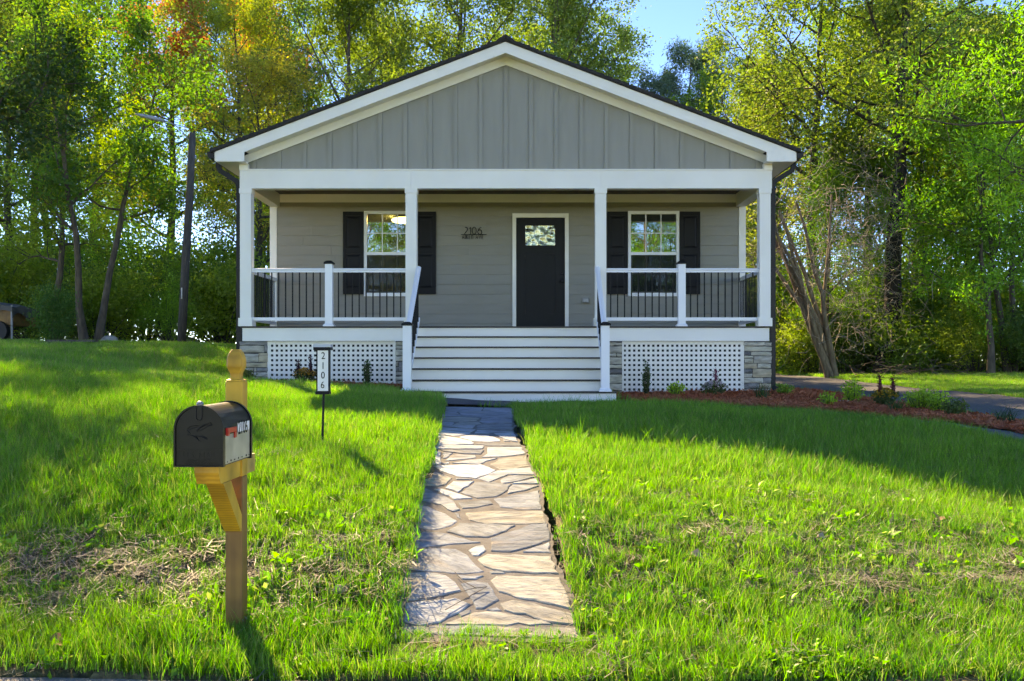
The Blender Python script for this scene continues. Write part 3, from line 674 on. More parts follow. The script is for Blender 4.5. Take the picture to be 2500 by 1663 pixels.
# gable: panel, battens, frieze, rake boards, soffit
gp = MB().prism([(XL + .05, BT + .021), (XR - .05, BT + .021), (XR - .05, 3.36), (X0, 5.15), (XL + .05, 3.36)], 'y', YF + .005, YF + .06).build('gable_wall', 'gable', H)
for kk in range(-10, 11):
    cx = X0 + kk * .4268; zt2 = 5.155 - SL * abs(cx - X0) - .06
    if zt2 < BT + .05: continue
    m = MB(); zl, zr = 5.10 - SL * abs(cx - .032 - X0), 5.10 - SL * abs(cx + .032 - X0)
    m.prism([(cx - .033, BT + .021), (cx + .033, BT + .021), (cx + .033, zr), (cx, 5.10 - SL * abs(cx - X0)), (cx - .033, zl)], 'y', YF - .016, YF + .004)
    m.build('batten', 'gable', gp)
for s in (-1, 1):
    def P(dx, z): return (X0 + s * dx, z)
    MB().prism([P(0, 5.185), P(4.45, 5.185 - SL * 4.45), P(4.45, 5.045 - SL * 4.45), P(0, 5.045)], 'y', YF - .030, YF - .0165).build('rake_frieze', 'white', H)
    MB().prism([P(.0, 5.338), P(4.83, 3.508), P(4.83, 3.345), P(4.352, 3.345), P(4.352, 5.153 - SL * 4.352), P(0, 5.153)], 'y', 15.68, 15.71).build('rake_board', 'white', H)
    MB().prism([P(0, 5.205), P(4.36, 5.205 - SL * 4.36), P(4.36, 5.19 - SL * 4.36), P(0, 5.19)], 'y', 15.711, YF + .004).build('rake_soffit', 'white', H)
    # boxed eave running back along the house
    MB().prism([P(4.505, 3.375), P(4.829, 3.375), P(4.829, 3.36), P(4.505, 3.36)], 'y', 15.711, YB + .2).build('eave_soffit', 'white', H)
    MB().box(*sorted((X0 + s * 4.35, X0 + s * 4.50)), 15.711, YF - .09, 3.35, 3.372).build('eave_return', 'white', H)
    MB().box(*sorted((X0 + s * 4.36, X0 + s * 4.505)), YF - .075, YF + .06, BT + .021, 3.36).build('gable_corner_block', 'white', H)
    MB().box(*sorted((X0 + s * 4.83, X0 + s * 4.85)), 15.70, YB + .25, 3.36, 3.50).build('eave_fascia', 'white', H)
    # roof deck and shingle courses
    t = math.atan(SL); nxv, nzv = s * math.sin(t), math.cos(t)
    rd = MB().prism([P(0, 5.352), P(4.86, 5.352 - SL * 4.86), P(4.86, 5.340 - SL * 4.86), P(0, 5.340)], 'y', 15.66, YB + .28).build('roof', 'shingle', H)
    mesh0 = None; n = 36; dd_ = 4.90 / n
    for c in range(n):
        d0 = 4.91 - c * dd_
        if mesh0 is None:
            zA, zB = 5.353 - SL * d0, 5.353 - SL * (d0 - dd_ - .02)
            m = MB(); m.prism([P(d0, zA), P(d0, zA + .062), P(d0 - dd_ - .02, zB + .042), P(d0 - dd_ - .02, zB)], 'y', 15.640, YB + .3)
            o = m.build('shingle_course', 'shingle', rd); mesh0 = o.data; c0 = ORG[o.name].copy(); dA = d0
        else:
            place('shingle_course', mesh0, None, c0 + Vector((-s * (dA - d0), (c % 3) * .009 - .006, SL * (dA - d0))), rd)
    # gutter with open top
    gx0, gx1 = X0 + s * 4.852, X0 + s * 4.975
    gm = MB(); prof = [(gx0, 3.515), (gx0, 3.405), (gx0 + s * .085, 3.405), (gx1 - s * .01, 3.44), (gx1, 3.515), (gx1 - s * .006, 3.515), (gx1 - s * .018, 3.444), (gx0 + s * .083, 3.411), (gx0 + s * .006, 3.411), (gx0 + s * .006, 3.515)]
    gm.prism(prof, 'y', 15.70, YB + .2); g_ = gm.build('gutter', 'bronze', H)
    MB().prism([(gx0, 3.515), (gx0, 3.405), (gx0 + s * .085, 3.405), (gx1 - s * .01, 3.44), (gx1, 3.515)], 'y', 15.693, 15.699).build('gutter_end_cap', 'bronze', g_)
    ex = X0 + s * (HW + .052); zbot = g1(ex, 16.1) + .1
    pts = [(X0 + s * 4.90, 16.08, 3.41), (X0 + s * 4.90, 16.08, 3.33), (X0 + s * 4.875, 16.08, 3.27), (ex + s * .05, 16.08, 3.10), (ex + s * .01, 16.08, 3.06), (ex, 16.08, 3.0), (ex, 16.08, zbot + .06)]
    pts += [(ex + s * .02, 16.06, zbot), (ex + s * .16, 15.98, zbot - .06)]
    ds_ = MB().rtube(pts, .082, .075).build('downspout', 'bronze', H)
    for zz_ in (2.85, 1.6, .5): MB().box(ex - .047, ex + .047, 16.03, 16.125, zz_, zz_ + .03).build('strap', 'bronze', ds_)
for a in (X0 + .0,):
    rc = MB(); rc.prism([(X0 - .13, 5.345 - SL * .13), (X0, 5.40), (X0 + .13, 5.345 - SL * .13), (X0 + .13, 5.418 - SL * .13), (X0, 5.446), (X0 - .13, 5.418 - SL * .13)], 'y', 15.63, YB + .3); rc.build('ridge_cap', 'shingle', H)

# porch deck
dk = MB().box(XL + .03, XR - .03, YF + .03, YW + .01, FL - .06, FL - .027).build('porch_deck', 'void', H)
yy_ = YF - .055; mesh0 = None
while yy_ < YW - .03:
    if mesh0 is None:
        o = MB().box(XL + .02, XR - .02, yy_, yy_ + .136, FL - .026, FL).build('deck_board', 'deck', dk); mesh0 = o.data; c0 = ORG[o.name].copy(); ya = yy_
    else: place('deck_board', mesh0, None, c0 + Vector((0, yy_ - ya, 0)), dk)
    yy_ += .14
for a, b in ((XL + .035, -1.865), (1.25, XR - .035)):
    MB().box(a, b, YF - .03, YF + .0, .362, FL - .028).build('rim_board', 'white', H)
for a in (XL + .035, XR - .065):
    MB().box(a, a + .03, YF + .001, YW + .02, .362, FL - .028).build('rim_board', 'white', H)

# columns
for cx in (-4.73, -1.93, 1.28, 4.06):
    c = MB().box(cx - .093, cx + .093, YF - .066, YF + .12, FL + .141, BB - .081).build('porch_column', 'white', H)
    MB().box(cx - .105, cx + .105, YF - .078, YF + .132, BB - .08, BB - .001).build('column_cap', 'white', c)
    MB().box(cx - .118, cx + .118, YF - .088, YF + .145, FL + .001, FL + .14).build('column_base', 'white', c)

# railings
bal_mesh = None
def baluster(par, x, y, z0, z1):
    global bal_mesh
    if bal_mesh is None:
        bal_mesh = {}
    key = round(z1 - z0, 3)
    if key not in bal_mesh:
        me = bpy.data.meshes.new('baluster'); t = MB().box(-.0095, .0095, -.0095, .0095, 0, z1 - z0); me.from_pydata(t.v, [], t.f); me.update(); bal_mesh[key] = me
    place('baluster', bal_mesh[key], 'dark', (x, y, z0), par)
RT0, RT1, RB0, RB1 = 1.53, 1.602, .710, .765
def rail_prof(c): return [(c - .03, RT0), (c + .03, RT0), (c + .03, RT0 + .03), (c + .042, RT0 + .045), (c + .036, RT1 - .006), (c, RT1), (c - .036, RT1 - .006), (c - .042, RT0 + .045), (c - .03, RT0 + .03)]
YR = YF + .03
def rail_x(a, b):
    r = MB().prism(rail_prof(YR), 'x', a, b).build('railing', 'vinyl', H)
    MB().box(a, b, YR - .022, YR + .022, RB0, RB1).build('bottom_rail', 'vinyl', r)
    n = int((b - a) / .1176); off = ((b - a) - (n - 1) * .1176) / 2
    for i in range(n): baluster(r, a + off + i * .1176, YR, RB1, RT0)
def rail_y(cx, a, b):
    r = MB().prism(rail_prof(cx), 'y', a, b).build('railing', 'vinyl', H)
    MB().box(cx - .022, cx + .022, a, b, RB0, RB1).build('bottom_rail', 'vinyl', r)
    n = int((b - a) / .1176); off = ((b - a) - (n - 1) * .1176) / 2
    for i in range(n): baluster(r, cx, a + off + i * .1176, RB1, RT0)
def newel(cx, cy, z0, z1, w=.062):
    p = MB().box(cx - w, cx + w, cy - w, cy + w, z0 + .03, z1).build('newel_post', 'vinyl', H)
    MB().add([(cx - w - .03, cy - w - .03, z0), (cx + w + .03, cy - w - .03, z0), (cx + w + .03, cy + w + .03, z0), (cx - w - .03, cy + w + .03, z0),
              (cx - w - .03, cy - w - .03, z0 + .02), (cx + w + .03, cy - w - .03, z0 + .02), (cx + w + .03, cy + w + .03, z0 + .02), (cx - w - .03, cy + w + .03, z0 + .02),
              (cx - w - .002, cy - w - .002, z0 + .05), (cx + w + .002, cy - w - .002, z0 + .05), (cx + w + .002, cy + w + .002, z0 + .05), (cx - w - .002, cy + w + .002, z0 + .05)],
             [(0, 3, 2, 1), (0, 1, 5, 4), (1, 2, 6, 5), (2, 3, 7, 6), (3, 0, 4, 7), (4, 5, 9, 8), (5, 6, 10, 9), (6, 7, 11, 10), (7, 4, 8, 11)]).build('post_skirt', 'vinyl', p)
    e = w + .018
    MB().add([(cx - e, cy - e, z1 + .001), (cx + e, cy - e, z1 + .001), (cx + e, cy + e, z1 + .001), (cx - e, cy + e, z1 + .001), (cx - e, cy - e, z1 + .03), (cx + e, cy - e, z1 + .03), (cx + e, cy + e, z1 + .03), (cx - e, cy + e, z1 + .03),
              (cx - .035, cy - .035, z1 + .06), (cx + .035, cy - .035, z1 + .06), (cx + .035, cy + .035, z1 + .06), (cx - .035, cy + .035, z1 + .06)],
             [(0, 3, 2, 1), (0, 1, 5, 4), (1, 2, 6, 5), (2, 3, 7, 6), (3, 0, 4, 7), (4, 5, 9, 8), (5, 6, 10, 9), (6, 7, 11, 10), (7, 4, 8, 11), (8, 9, 10, 11)]).build('post_cap', 'dark', p)
    return p
rail_x(-4.637, -3.395); rail_x(-3.27, -2.023); rail_x(1.373, 2.598); rail_x(2.723, 3.967)
rail_y(-4.73, YF + .135, YW - .024); rail_y(4.06, YF + .135, YW - .024)
newel(-3.332, YR, FL, 1.67); newel(2.66, YR, FL, 1.67)

# steps: risers, treads, stringers, stair rails
RISE = (FL + .62) / 7; TD = .28; ye = YF - .05
SX0, SX1 = -1.86, 1.245
stair = MB()
for k in range(7):
    z1 = FL - .027 - k * RISE; z0 = z1 - RISE + .0
    yb = ye + .02 - k * TD
    x0, x1 = (SX0 - .14, SX1 + .14) if k == 6 else (SX0, SX1)
    if k == 0: stair.box(x0, x1, yb, yb + .02, z0 + .002, z1)
stp = stair.build('stair', 'white', H)
for k in range(1, 7):
    x0, x1 = (SX0 - .14, SX1 + .14) if k == 6 else (SX0, SX1)
    zt3 = FL - k * RISE; yf = ye - k * TD
    MB().box(x0, x1, yf - .02, yf + TD + .018 if k < 7 else yf + TD, zt3 - .026, zt3).build('tread', 'deck', stp)
    zb3 = zt3 - .027 - (RISE - .027) if k < 6 else -.66
    MB().box(x0 + .004, x1 - .004, yf + .012, yf + .032, zb3 + .001 if k < 6 else zb3, zt3 - .027).build('riser', 'white', stp)
for a in (SX0 - .028, SX1 + .001):
    pr = [(ye + .05, FL - .03), (ye - .0, FL - .03)] + [q for k in range(1, 7) for q in ((ye - (k - 1) * TD + .01, FL - k * RISE - .03), (ye - k * TD + .035, FL - k * RISE - .03))] + [(ye - 6 * TD + .035, -.66), (ye + .05, -.66)]
    MB().prism(pr, 'x', a, a + .027).build('stringer', 'white', stp)
nz = FL - 6 * RISE
for cx in (-1.80, 1.222):
    ny_ = ye - 6 * TD + .13
    newel(cx, ny_, nz, .56, .064)
    z0, z1_ = .46, 1.56; y0_, y1_ = ny_ + .064, YF - .067
    sr = MB().add([(cx - .036, y0_, z0), (cx + .036, y0_, z0), (cx + .042, y0_, z0 + .05), (cx, y0_, z0 + .075), (cx - .042, y0_, z0 + .05),
                   (cx - .036, y1_, z1_), (cx + .036, y1_, z1_), (cx + .042, y1_, z1_ + .05), (cx, y1_, z1_ + .075), (cx - .042, y1_, z1_ + .05)],
                  [(4, 3, 2, 1, 0), (5, 6, 7, 8, 9), (0, 1, 6, 5), (1, 2, 7, 6), (2, 3, 8, 7), (3, 4, 9, 8), (4, 0, 5, 9)]).build('stair_railing', 'vinyl', H)
    lo = [(cx - .022, y0_, z0 - .86), (cx + .022, y0_, z0 - .86), (cx + .022, y0_, z0 - .80), (cx - .022, y0_, z0 - .80), (cx - .022, y1_, z1_ - .86), (cx + .022, y1_, z1_ - .86), (cx + .022, y1_, z1_ - .80), (cx - .022, y1_, z1_ - .80)]
    MB().add(lo, [(0, 3, 2, 1), (4, 5, 6, 7), (0, 1, 5, 4), (1, 2, 6, 5), (2, 3, 7, 6), (3, 0, 4, 7)]).build('bottom_rail', 'vinyl', sr)
    for i in range(10):
        t_ = (i + .7) / 10.4; y_ = y0_ + (y1_ - y0_) * t_; zz_ = z0 + (z1_ - z0) * t_
        baluster(sr, cx, y_, zz_ - .805, zz_ + .005)

# lattice skirting and stone piers
def pier(name, stones, seed):
    xs0, xs1 = min(s[0] for s in stones), max(s[1] for s in stones); zs0, zs1 = min(s[2] for s in stones), .36
    core = MB().box(xs0 + .02, xs1 - .02, YF + .03, YF + .25, zs0 - .2, zs1 - .002).build('stone_pier', 'mortar', H)
    rg = np.random.default_rng(seed)
    for (a, b, c, d) in stones:
        pj = .016 + .034 * rg.random(); g = .003
        v = []
        for z in (c + g, d - g):
            for (px, py) in ((a + g, YF + .045), (b - g, YF + .045)): v.append((px, py, z))
        # front face on a jittered 4x3 grid
        nu, nv = 5, 4; gr = []
        for jv in range(nv):
            for iu in range(nu):
                u, w_ = iu / (nu - 1), jv / (nv - 1); ed = (iu in (0, nu - 1)) or (jv in (0, nv - 1))
                gr.append((a + g + (b - a - 2 * g) * u + rg.normal() * .003, YF + .03 - pj + (.012 if ed else 0) + rg.normal() * .004, c + g + (d - c - 2 * g) * w_ + rg.normal() * .003))
        m = MB(); fs = [(jv * nu + iu, jv * nu + iu + 1, jv * nu + nu + iu + 1, jv * nu + nu + iu) for jv in range(nv - 1) for iu in range(nu - 1)]
        rim = [i for i in range(nu)] + [jv * nu + nu - 1 for jv in range(1, nv)] + [(nv - 1) * nu + i for i in range(nu - 2, -1, -1)] + [jv * nu for jv in range(nv - 2, 0, -1)]
        back = [(gr[i][0], YF + .06, gr[i][2]) for i in rim]; n0 = len(gr)
        fs += [(rim[i], n0 + i, n0 + (i + 1) % len(rim), rim[(i + 1) % len(rim)]) for i in range(len(rim))]
        m.add(gr + back, fs)
        pal = [(.46, .42, .33), (.40, .36, .29), (.25, .24, .225), (.52, .47, .38), (.16, .155, .15), (.44, .35, .24)]
        pi = int(rg.choice(6, p=[.28, .22, .16, .18, .1, .06]))
        m.build('stone', 'veneer', core, color=pal[pi])
    return core
pier('a', PIER_A, 1); pier('b', PIER_B, 2); pier('c', PIER_C, 3); pier('d', PIER_D, 4)
vs_mesh = {}
def lattice(x0, x1, h0, zb):
    fr = MB().box(x0, x1, YF + .05, YF + .058, .335, .36).build('lattice_panel', 'white', H)
    sp = .08125
    n = int(round((x1 - x0) / sp)) + 1
    def slat(key, dims, c):
        if key not in vs_mesh:
            t = MB().box(*dims); me = bpy.data.meshes.new('slat'); me.from_pydata(t.v, [], t.f); me.update(); vs_mesh[key] = me
        place('slat', vs_mesh[key], 'white', c, fr)
    k = 0; xc = h0 - sp / 2
    while xc < x1 + .02:
        if xc > x0 - .02: slat('v', (-.0205, .0205, 0, .006, zb, .358), (xc, YF + .036, 0))
        xc += sp
    zc = .36 - .034; L = x1 - x0
    while zc > zb:
        slat('h%.3f' % L, (0, L, 0, .006, -.0225, .0225), (x0, YF + .0435, zc)); zc -= .0828
    MB().box(x0 - .012, x0 + .02, YF + .026, YF + .0355, zb, .359).build('lattice_edge', 'white', fr)
    MB().box(x1 - .02, x1 + .012, YF + .026, YF + .0355, zb, .359).build('lattice_edge', 'white', fr)
lattice(-4.372, -2.215, (663 - 1282) * 16 / 2300, -.52)
lattice(1.662, 3.712, (1537.4 - 1282) * 16 / 2300, -.62)
# dark crawl space behind the skirting, closed at the sides by the foundation
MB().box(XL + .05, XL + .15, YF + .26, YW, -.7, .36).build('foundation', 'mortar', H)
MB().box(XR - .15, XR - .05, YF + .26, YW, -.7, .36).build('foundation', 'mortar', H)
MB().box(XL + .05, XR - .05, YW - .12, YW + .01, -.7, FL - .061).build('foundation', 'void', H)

# windows
for wi, (a, b, c, d) in enumerate(WIN):
    tw = .055
    fr = MB(); fr.box(a, a + tw, YW - .038, YW + .03, c, d); fr.box(b - tw, b, YW - .038, YW + .03, c, d); fr.box(a + tw, b - tw, YW - .038, YW + .03, d - tw, d); fr.box(a + tw, b - tw, YW - .038, YW + .03, c, c + tw + .01)
    w_ = fr.build('window', 'vinyl', H)
    zm = (885 - 619.5) / 128.9
    MB().box(a + tw, b - tw, YW - .028, YW + .03, zm - .028, zm + .028).build('meeting_rail', 'vinyl', w_)
    lo = MB(); lo.box(a + tw + .001, a + tw + .028, YW - .026, YW + .025, c + tw + .011, zm - .029); lo.box(b - tw - .028, b - tw - .001, YW - .026, YW + .025, c + tw + .011, zm - .029)
    lo.box(a + tw + .029, b - tw - .029, YW - .026, YW + .025, c + tw + .011, c + tw + .04); lo.build('lower_sash', 'vinyl', w_)
    for (za, zb2, xa, xb, yg) in ((zm + .029, d - tw - .001, a + tw + .001, b - tw - .001, YW + .012), (c + tw + .041, zm - .029, a + tw + .029, b - tw - .029, YW + .006)):
        MB().box(xa, xb, yg, yg + .004, za, zb2).build('pane', 'glass', w_)
        for q in (1, 2):
            xm = xa + (xb - xa) * q / 3; MB().box(xm - .009, xm + .009, yg - .008, yg - .0005, za, zb2).build('muntin', 'vinyl', w_)
        zmm = (za + zb2) / 2; MB().box(xa, xb, yg - .0065, yg - .0004, zmm - .009, zmm + .009).build('muntin', 'vinyl', w_)
    MB().box(a + tw + .002, b - tw - .002, YW - .031, YW - .029, c + tw + .012, zm - .03).build('insect_screen', 'screen', w_)
# shutters
def shutter(a, b):
    z0, z1 = 1.29, 2.85; y = YW - .02
    s = MB().box(a, b, y - .022, y + .005, z0, z1).build('shutter', 'dark', H)
    # frame: stiles and rails proud of the field
    fw = .052; zm = 2.10
    f = MB(); f.box(a, a + fw, y - .036, y - .0225, z0, z1); f.box(b - fw, b, y - .036, y - .0225, z0, z1)
    for q0, q1 in ((z0, z0 + .10), (zm - .045, zm + .045), (z1 - .075, z1)): f.box(a + fw, b - fw, y - .036, y - .0225, q0, q1)
    f.build('shutter_frame', 'dark', s)
    for q0, q1 in ((z0 + .125, zm - .07), (zm + .07, z1 - .10)):
        xa, xb = a + fw + .018, b - fw - .018; m = MB()
        m.add([(xa, y - .0225, q0), (xb, y - .0225, q0), (xb, y - .0225, q1), (xa, y - .0225, q1), (xa + .028, y - .034, q0 + .028), (xb - .028, y - .034, q0 + .028), (xb - .028, y - .034, q1 - .028), (xa + .028, y - .034, q1 - .028)],
              [(0, 1, 5, 4), (1, 2, 6, 5), (2, 3, 7, 6), (3, 0, 4, 7), (4, 5, 6, 7)]); m.build('raised_panel', 'dark', s)
for a, b in ((-3.441, -3.053), (-2.074, -1.685), (1.552, 1.942), (2.921, 3.308)): shutter(a, b)
# door
dt = MB(); a, b, c, d = DOOR; tw = .07
dt.box(a, a + tw, YW - .038, YW + .05, c + .002, d); dt.box(b - tw, b, YW - .038, YW + .05, c + .002, d); dt.box(a + tw, b - tw, YW - .038, YW + .05, d - tw - .01, d)
dt.build('door_trim', 'white', H)
a, b, zt4 = DOOR[0] + tw + .001, DOOR[1] - tw - .001, DOOR[3] - tw - .012
yd = YW + .012
dm = MB()
LX0, LX1, LZ0, LZ1 = .0, .573, 2.213, 2.602
PN = [(-.006, .208), (.366, .58)]; PZ0, PZ1 = .925, 2.057
for (xa, xb, za, zb2) in ((a, LX0, FL + .02, zt4), (LX1, b, FL + .02, zt4), (LX0, LX1, LZ1, zt4), (LX0, LX1, PZ1, LZ0), (LX0, LX1, FL + .02, PZ0), (PN[0][1], PN[1][0], PZ0, PZ1)):
    dm.box(xa, xb, yd, yd + .045, za, zb2)
door = dm.build('door', 'door', H)
for xa, xb in PN: MB().box(max(xa, LX0 + .001), min(xb, LX1 - .001), yd + .014, yd + .03, PZ0 + .001, PZ1 - .001).build('door_panel', 'door', door)
MB().box(LX0 + .001, LX1 - .001, yd + .012, yd + .02, LZ0 + .001, LZ1 - .001).build('door_lite', 'lite', door)
lf = MB()
for q in ((LX0 - .018, LX0 + .006, LZ0 - .018, LZ1 + .018), (LX1 - .006, LX1 + .018, LZ0 - .018, LZ1 + .018)): lf.box(q[0], q[1], yd - .009, yd - .0005, q[2], q[3])
for q in ((LZ0 - .018, LZ0 + .006), (LZ1 - .006, LZ1 + .018)): lf.box(LX0 + .006, LX1 - .006, yd - .009, yd - .0005, q[0], q[1])
lf.build('lite_frame', 'door', door)
cm = MB(); 
for pts in ([(.02, yd + .009, 2.24), (.10, yd + .009, 2.40), (.06, yd + .009, 2.56)], [(.553, yd + .009, 2.24), (.47, yd + .009, 2.40), (.51, yd + .009, 2.56)], [(.02, yd + .009, 2.30), (.28, yd + .009, 2.25), (.553, yd + .009, 2.30)],
            [(.20, yd + .009, 2.59), (.17, yd + .009, 2.42), (.28, yd + .009, 2.34), (.40, yd + .009, 2.42), (.37, yd + .009, 2.59)], [(.02, yd + .009, 2.48), (.28, yd + .009, 2.53), (.553, yd + .009, 2.48)]): cm.tube(pts, .0035, 5)
cm.build('leading', 'steel', door)
MB().lathe([(.0, 0), (.032, 0), (.032, .012), (.02, .02), (0, .02)], k=14)
for zz_, r_ in ((1.681, .030), (1.535, .033)):
    kb = MB(); k_ = 14; prof = [(r_, 0), (r_, .012), (r_ * .5, .02), (r_ * .5, .035), (r_ * .95, .045), (r_ * .95, .062), (r_ * .4, .07)] if zz_ < 1.6 else [(r_, 0), (r_, .018), (r_ * .7, .026), (r_ * .2, .028)]
    vsd = [(.69 + r * math.cos(2 * math.pi * j / k_), yd - .0005 - h, zz_ + r * math.sin(2 * math.pi * j / k_)) for r, h in prof for j in range(k_)]
    fsd = [(i * k_ + j, i * k_ + (j + 1) % k_, (i + 1) * k_ + (j + 1) % k_, (i + 1) * k_ + j) for i in range(len(prof) - 1) for j in range(k_)] + [tuple(range((len(prof) - 1) * k_, len(prof) * k_))]
    kb.add(vsd, fsd); kb.build('door_knob' if zz_ < 1.6 else 'deadbolt', 'bronze', door, smooth=True)
MB().box(a, b, YW - .05, YW + .07, FL + .001, FL + .019).build('threshold', 'steel', H)
# outlet with a bubble cover on the wall
oc = MB().cbox(1.075, 1.215, YW - .075, YW - .012, 1.117, 1.225, .016).build('outlet_cover', 'poly', H)
MB().cbox(1.10, 1.19, YW - .0905, YW - .0755, 1.135, 1.205, .006).build('outlet_lid', 'lampgrey', oc)
# rooms behind the glass
for (a, b) in ((XL + .15, -.9), (-.89, 1.3), (1.31, XR - .15)):
    m = MB(); y0, y1, z0, z1 = YW + .15, 22.5, FL - .02, 3.14
    m.add([(a, y0, z0), (b, y0, z0), (b, y1, z0), (a, y1, z0), (a, y0, z1), (b, y0, z1), (b, y1, z1), (a, y1, z1)], [(0, 1, 2, 3), (4, 7, 6, 5), (1, 5, 6, 2), (2, 6, 7, 3), (3, 7, 4, 0)])
    m.build('room', 'interior', H)
cl = thing('ceiling_light', (-2.55, 20.3, 3.14), 'small lit ceiling lamp seen through the window beside the house number', 'lamp')
MB().lathe([(.06, 3.139), (.30, 3.13), (.30, 3.10), (.05, 3.09)], (-2.55, 20.3, 0), 20).build('lamp_plate', 'bronze', cl)
MB().lathe([(.31, 3.085), (.33, 3.06), (.30, 3.03), (.02, 3.025)], (-2.55, 20.3, 0), 20).build('lamp_shade', 'lampglow', cl)

# house number and street name on the wall: thin black strokes
def circ(cx, cz, rx, rz, a0=0, a1=360, n=18): return [(cx + rx * math.cos(R(a0 + (a1 - a0) * i / n)), cz + rz * math.sin(R(a0 + (a1 - a0) * i / n))) for i in range(n + 1)]
GL = {'2': [circ(.22, .72, .28, .27, 115, -38, 10) + [(0, 0)]], '1': [[(.0, .8), (.2, 1), (.2, 0)]], '0': [circ(.3, .5, .3, .5)],
      '6': [circ(.3, .31, .3, .31), [(.04, .46), (.2, .8), (.52, 1)]],
      'A': [[(0, 0), (.3, 1), (.6, 0)], [(.12, .38), (.48, .38)]], 'I': [[(0, 0), (0, 1)]], 'K': [[(0, 0), (0, 1)], [(0, .45), (.4, 1)], [(.12, .6), (.45, 0)]],
      'E': [[(.4, 0), (0, 0), (0, 1), (.4, 1)], [(0, .5), (.35, .5)]], 'N': [[(0, 0), (0, .9), (.06, 1), (.4, 1), (.46, .9), (.46, 0)]], 'V': [[(0, 1), (.3, 0), (.6, 1)]]}
adr = thing('address_sign', (-.97, YW - .03, 2.35), 'thin black metal house number and street name on the grey siding', 'house number')
def strokes(txt, x, z, h, gap, name, wx=1.0, rad=.0065):
    for ch in txt:
        if ch == ' ': x += h * .45; continue
        m = MB(); wmax = max(p[0] for l in GL[ch] for p in l) * wx
        for l in GL[ch]: m.tube([(x + p[0] * h * wx, YW - .03, z + p[1] * h) for p in l], rad, 5)
        m.build(name, 'dark', adr); x += wmax * h + gap
strokes('2106', -1.150, 2.425, .134, .030, 'numeral', .95)
MB().box(-1.214, -.73, YW - .035, YW - .025, 2.413, 2.424).build('bar', 'dark', adr)
strokes('AIKEN AVE', -1.190, 2.336, .072, .0215, 'letter', .85, .005)
# ------------------------------------------------------------------ mailbox on its post
px0, px1 = -1.577, -1.487; py0, py1 = 4.955, 5.045; pzb = g1(-1.53, 5.0) - .15
post = thing('mailbox_post', (-1.53, 5.0, pzb + .15), 'honey-coloured timber mailbox post with turned finial and diagonal brace', 'mailbox post')
zblk = -.099
MB().cbox(px0, px1, py0, py1, pzb, -.60, .004).build('post_shaft', 'stained', post)
MB().cbox(px0, px1, py0, py1, -.5995, zblk, .003).build('post_upper', 'cedar', post)
fin = MB(); cx, cy, hw = -1.532, 5.0, .045
prof = [(.97, 0), (.97, .006), (.66, .012), (.60, .024), (.62, .040), (.78, .058), (.92, .075), (.95, .090), (.94, .110), (.86, .130), (.70, .150), (.52, .163), (.42, .168)]
vsf = []
for s_, h in prof:
    w_ = hw * s_; ch = w_ * .22
    for (ax, ay) in ((-w_ + ch, -w_), (w_ - ch, -w_), (w_, -w_ + ch), (w_, w_ - ch), (w_ - ch, w_), (-w_ + ch, w_), (-w_, w_ - ch), (-w_, -w_ + ch)): vsf.append((cx + ax, cy + ay, zblk + .0005 + h))
fsf = [(i * 8 + j, i * 8 + (j + 1) % 8, i * 8 + 8 + (j + 1) % 8, i * 8 + 8 + j) for i in range(len(prof) - 1) for j in range(8)] + [tuple(range((len(prof) - 1) * 8, len(prof) * 8))]
fin.add(vsf, fsf).build('finial', 'cedar', post)
# arm half-lapped into the post, brace below it
ax0, ax1 = -1.615, -1.497
MB().prism([(4.60, -.5025), (4.9545, -.5025), (4.9545, -.598), (4.635, -.598), (4.60, -.54)], 'x', ax0, ax1).build('arm', 'cedar', post)
MB().box(ax0, ax1, 5.0455, 5.22, -.598, -.5025).build('arm_tail', 'pine_pale', post)
MB().prism([(4.6505, -.5985), (4.775, -.5985), (4.9545, -.8), (4.9545, -.885), (4.935, -.885)], 'x', -1.576, -1.490).build('brace', 'cedar', post)
# mailbox
bx0, bx1 = -1.674, -1.436; bz0 = -.499; bcx = (bx0 + bx1) / 2; rad = (bx1 - bx0) / 2; H_ = .298
def arch(r, z0, zc, k=18, cx=None):
    cx = bcx if cx is None else cx
    return [(cx - r, z0), (cx + r, z0)] + [(cx + r * math.cos(math.pi * i / k), zc + r * .98 * math.sin(math.pi * i / k)) for i in range(k + 1)]
zc_ = bz0 + H_ - rad
mbx = thing('mailbox', (bcx, 4.72, bz0), 'black arched mailbox with red flag on the timber post', 'mailbox')
body = MB().prism(arch(rad - .004, bz0 + .004, zc_), 'y', 4.515, 4.93).build('mailbox_body', 'boxblack', mbx)
MB().prism(arch(rad + .003, bz0 - .002, zc_), 'y', 4.9305, 4.95).build('rear_flange', 'boxblack', mbx)
dr = MB().prism(arch(rad - .009, bz0 + .008, zc_), 'y', 4.494, 4.5145).build('mailbox_door', 'boxblack', mbx)
o_, i_ = arch(rad, bz0, zc_), arch(rad - .008, bz0 + .007, zc_)
fm = MB(); n = len(o_); vv = [(p[0], y, p[1]) for y in (4.485, 4.5146) for p in o_] + [(p[0], y, p[1]) for y in (4.485, 4.5146) for p in i_]
ff = []
for i in range(n):
    j = (i + 1) % n; ff += [(i, j, n + j, n + i), (2 * n + i, 3 * n + i, 3 * n + j, 2 * n + j), (i, 2 * n + i, 2 * n + j, j)]
fm.add(vv, ff).build('door_rim', 'boxblack', mbx)
MB().box(bx0 + .012, bx1 - .012, 4.491, 4.4938, bz0 + .078, bz0 + .083).build('door_ridge', 'boxblack', dr)
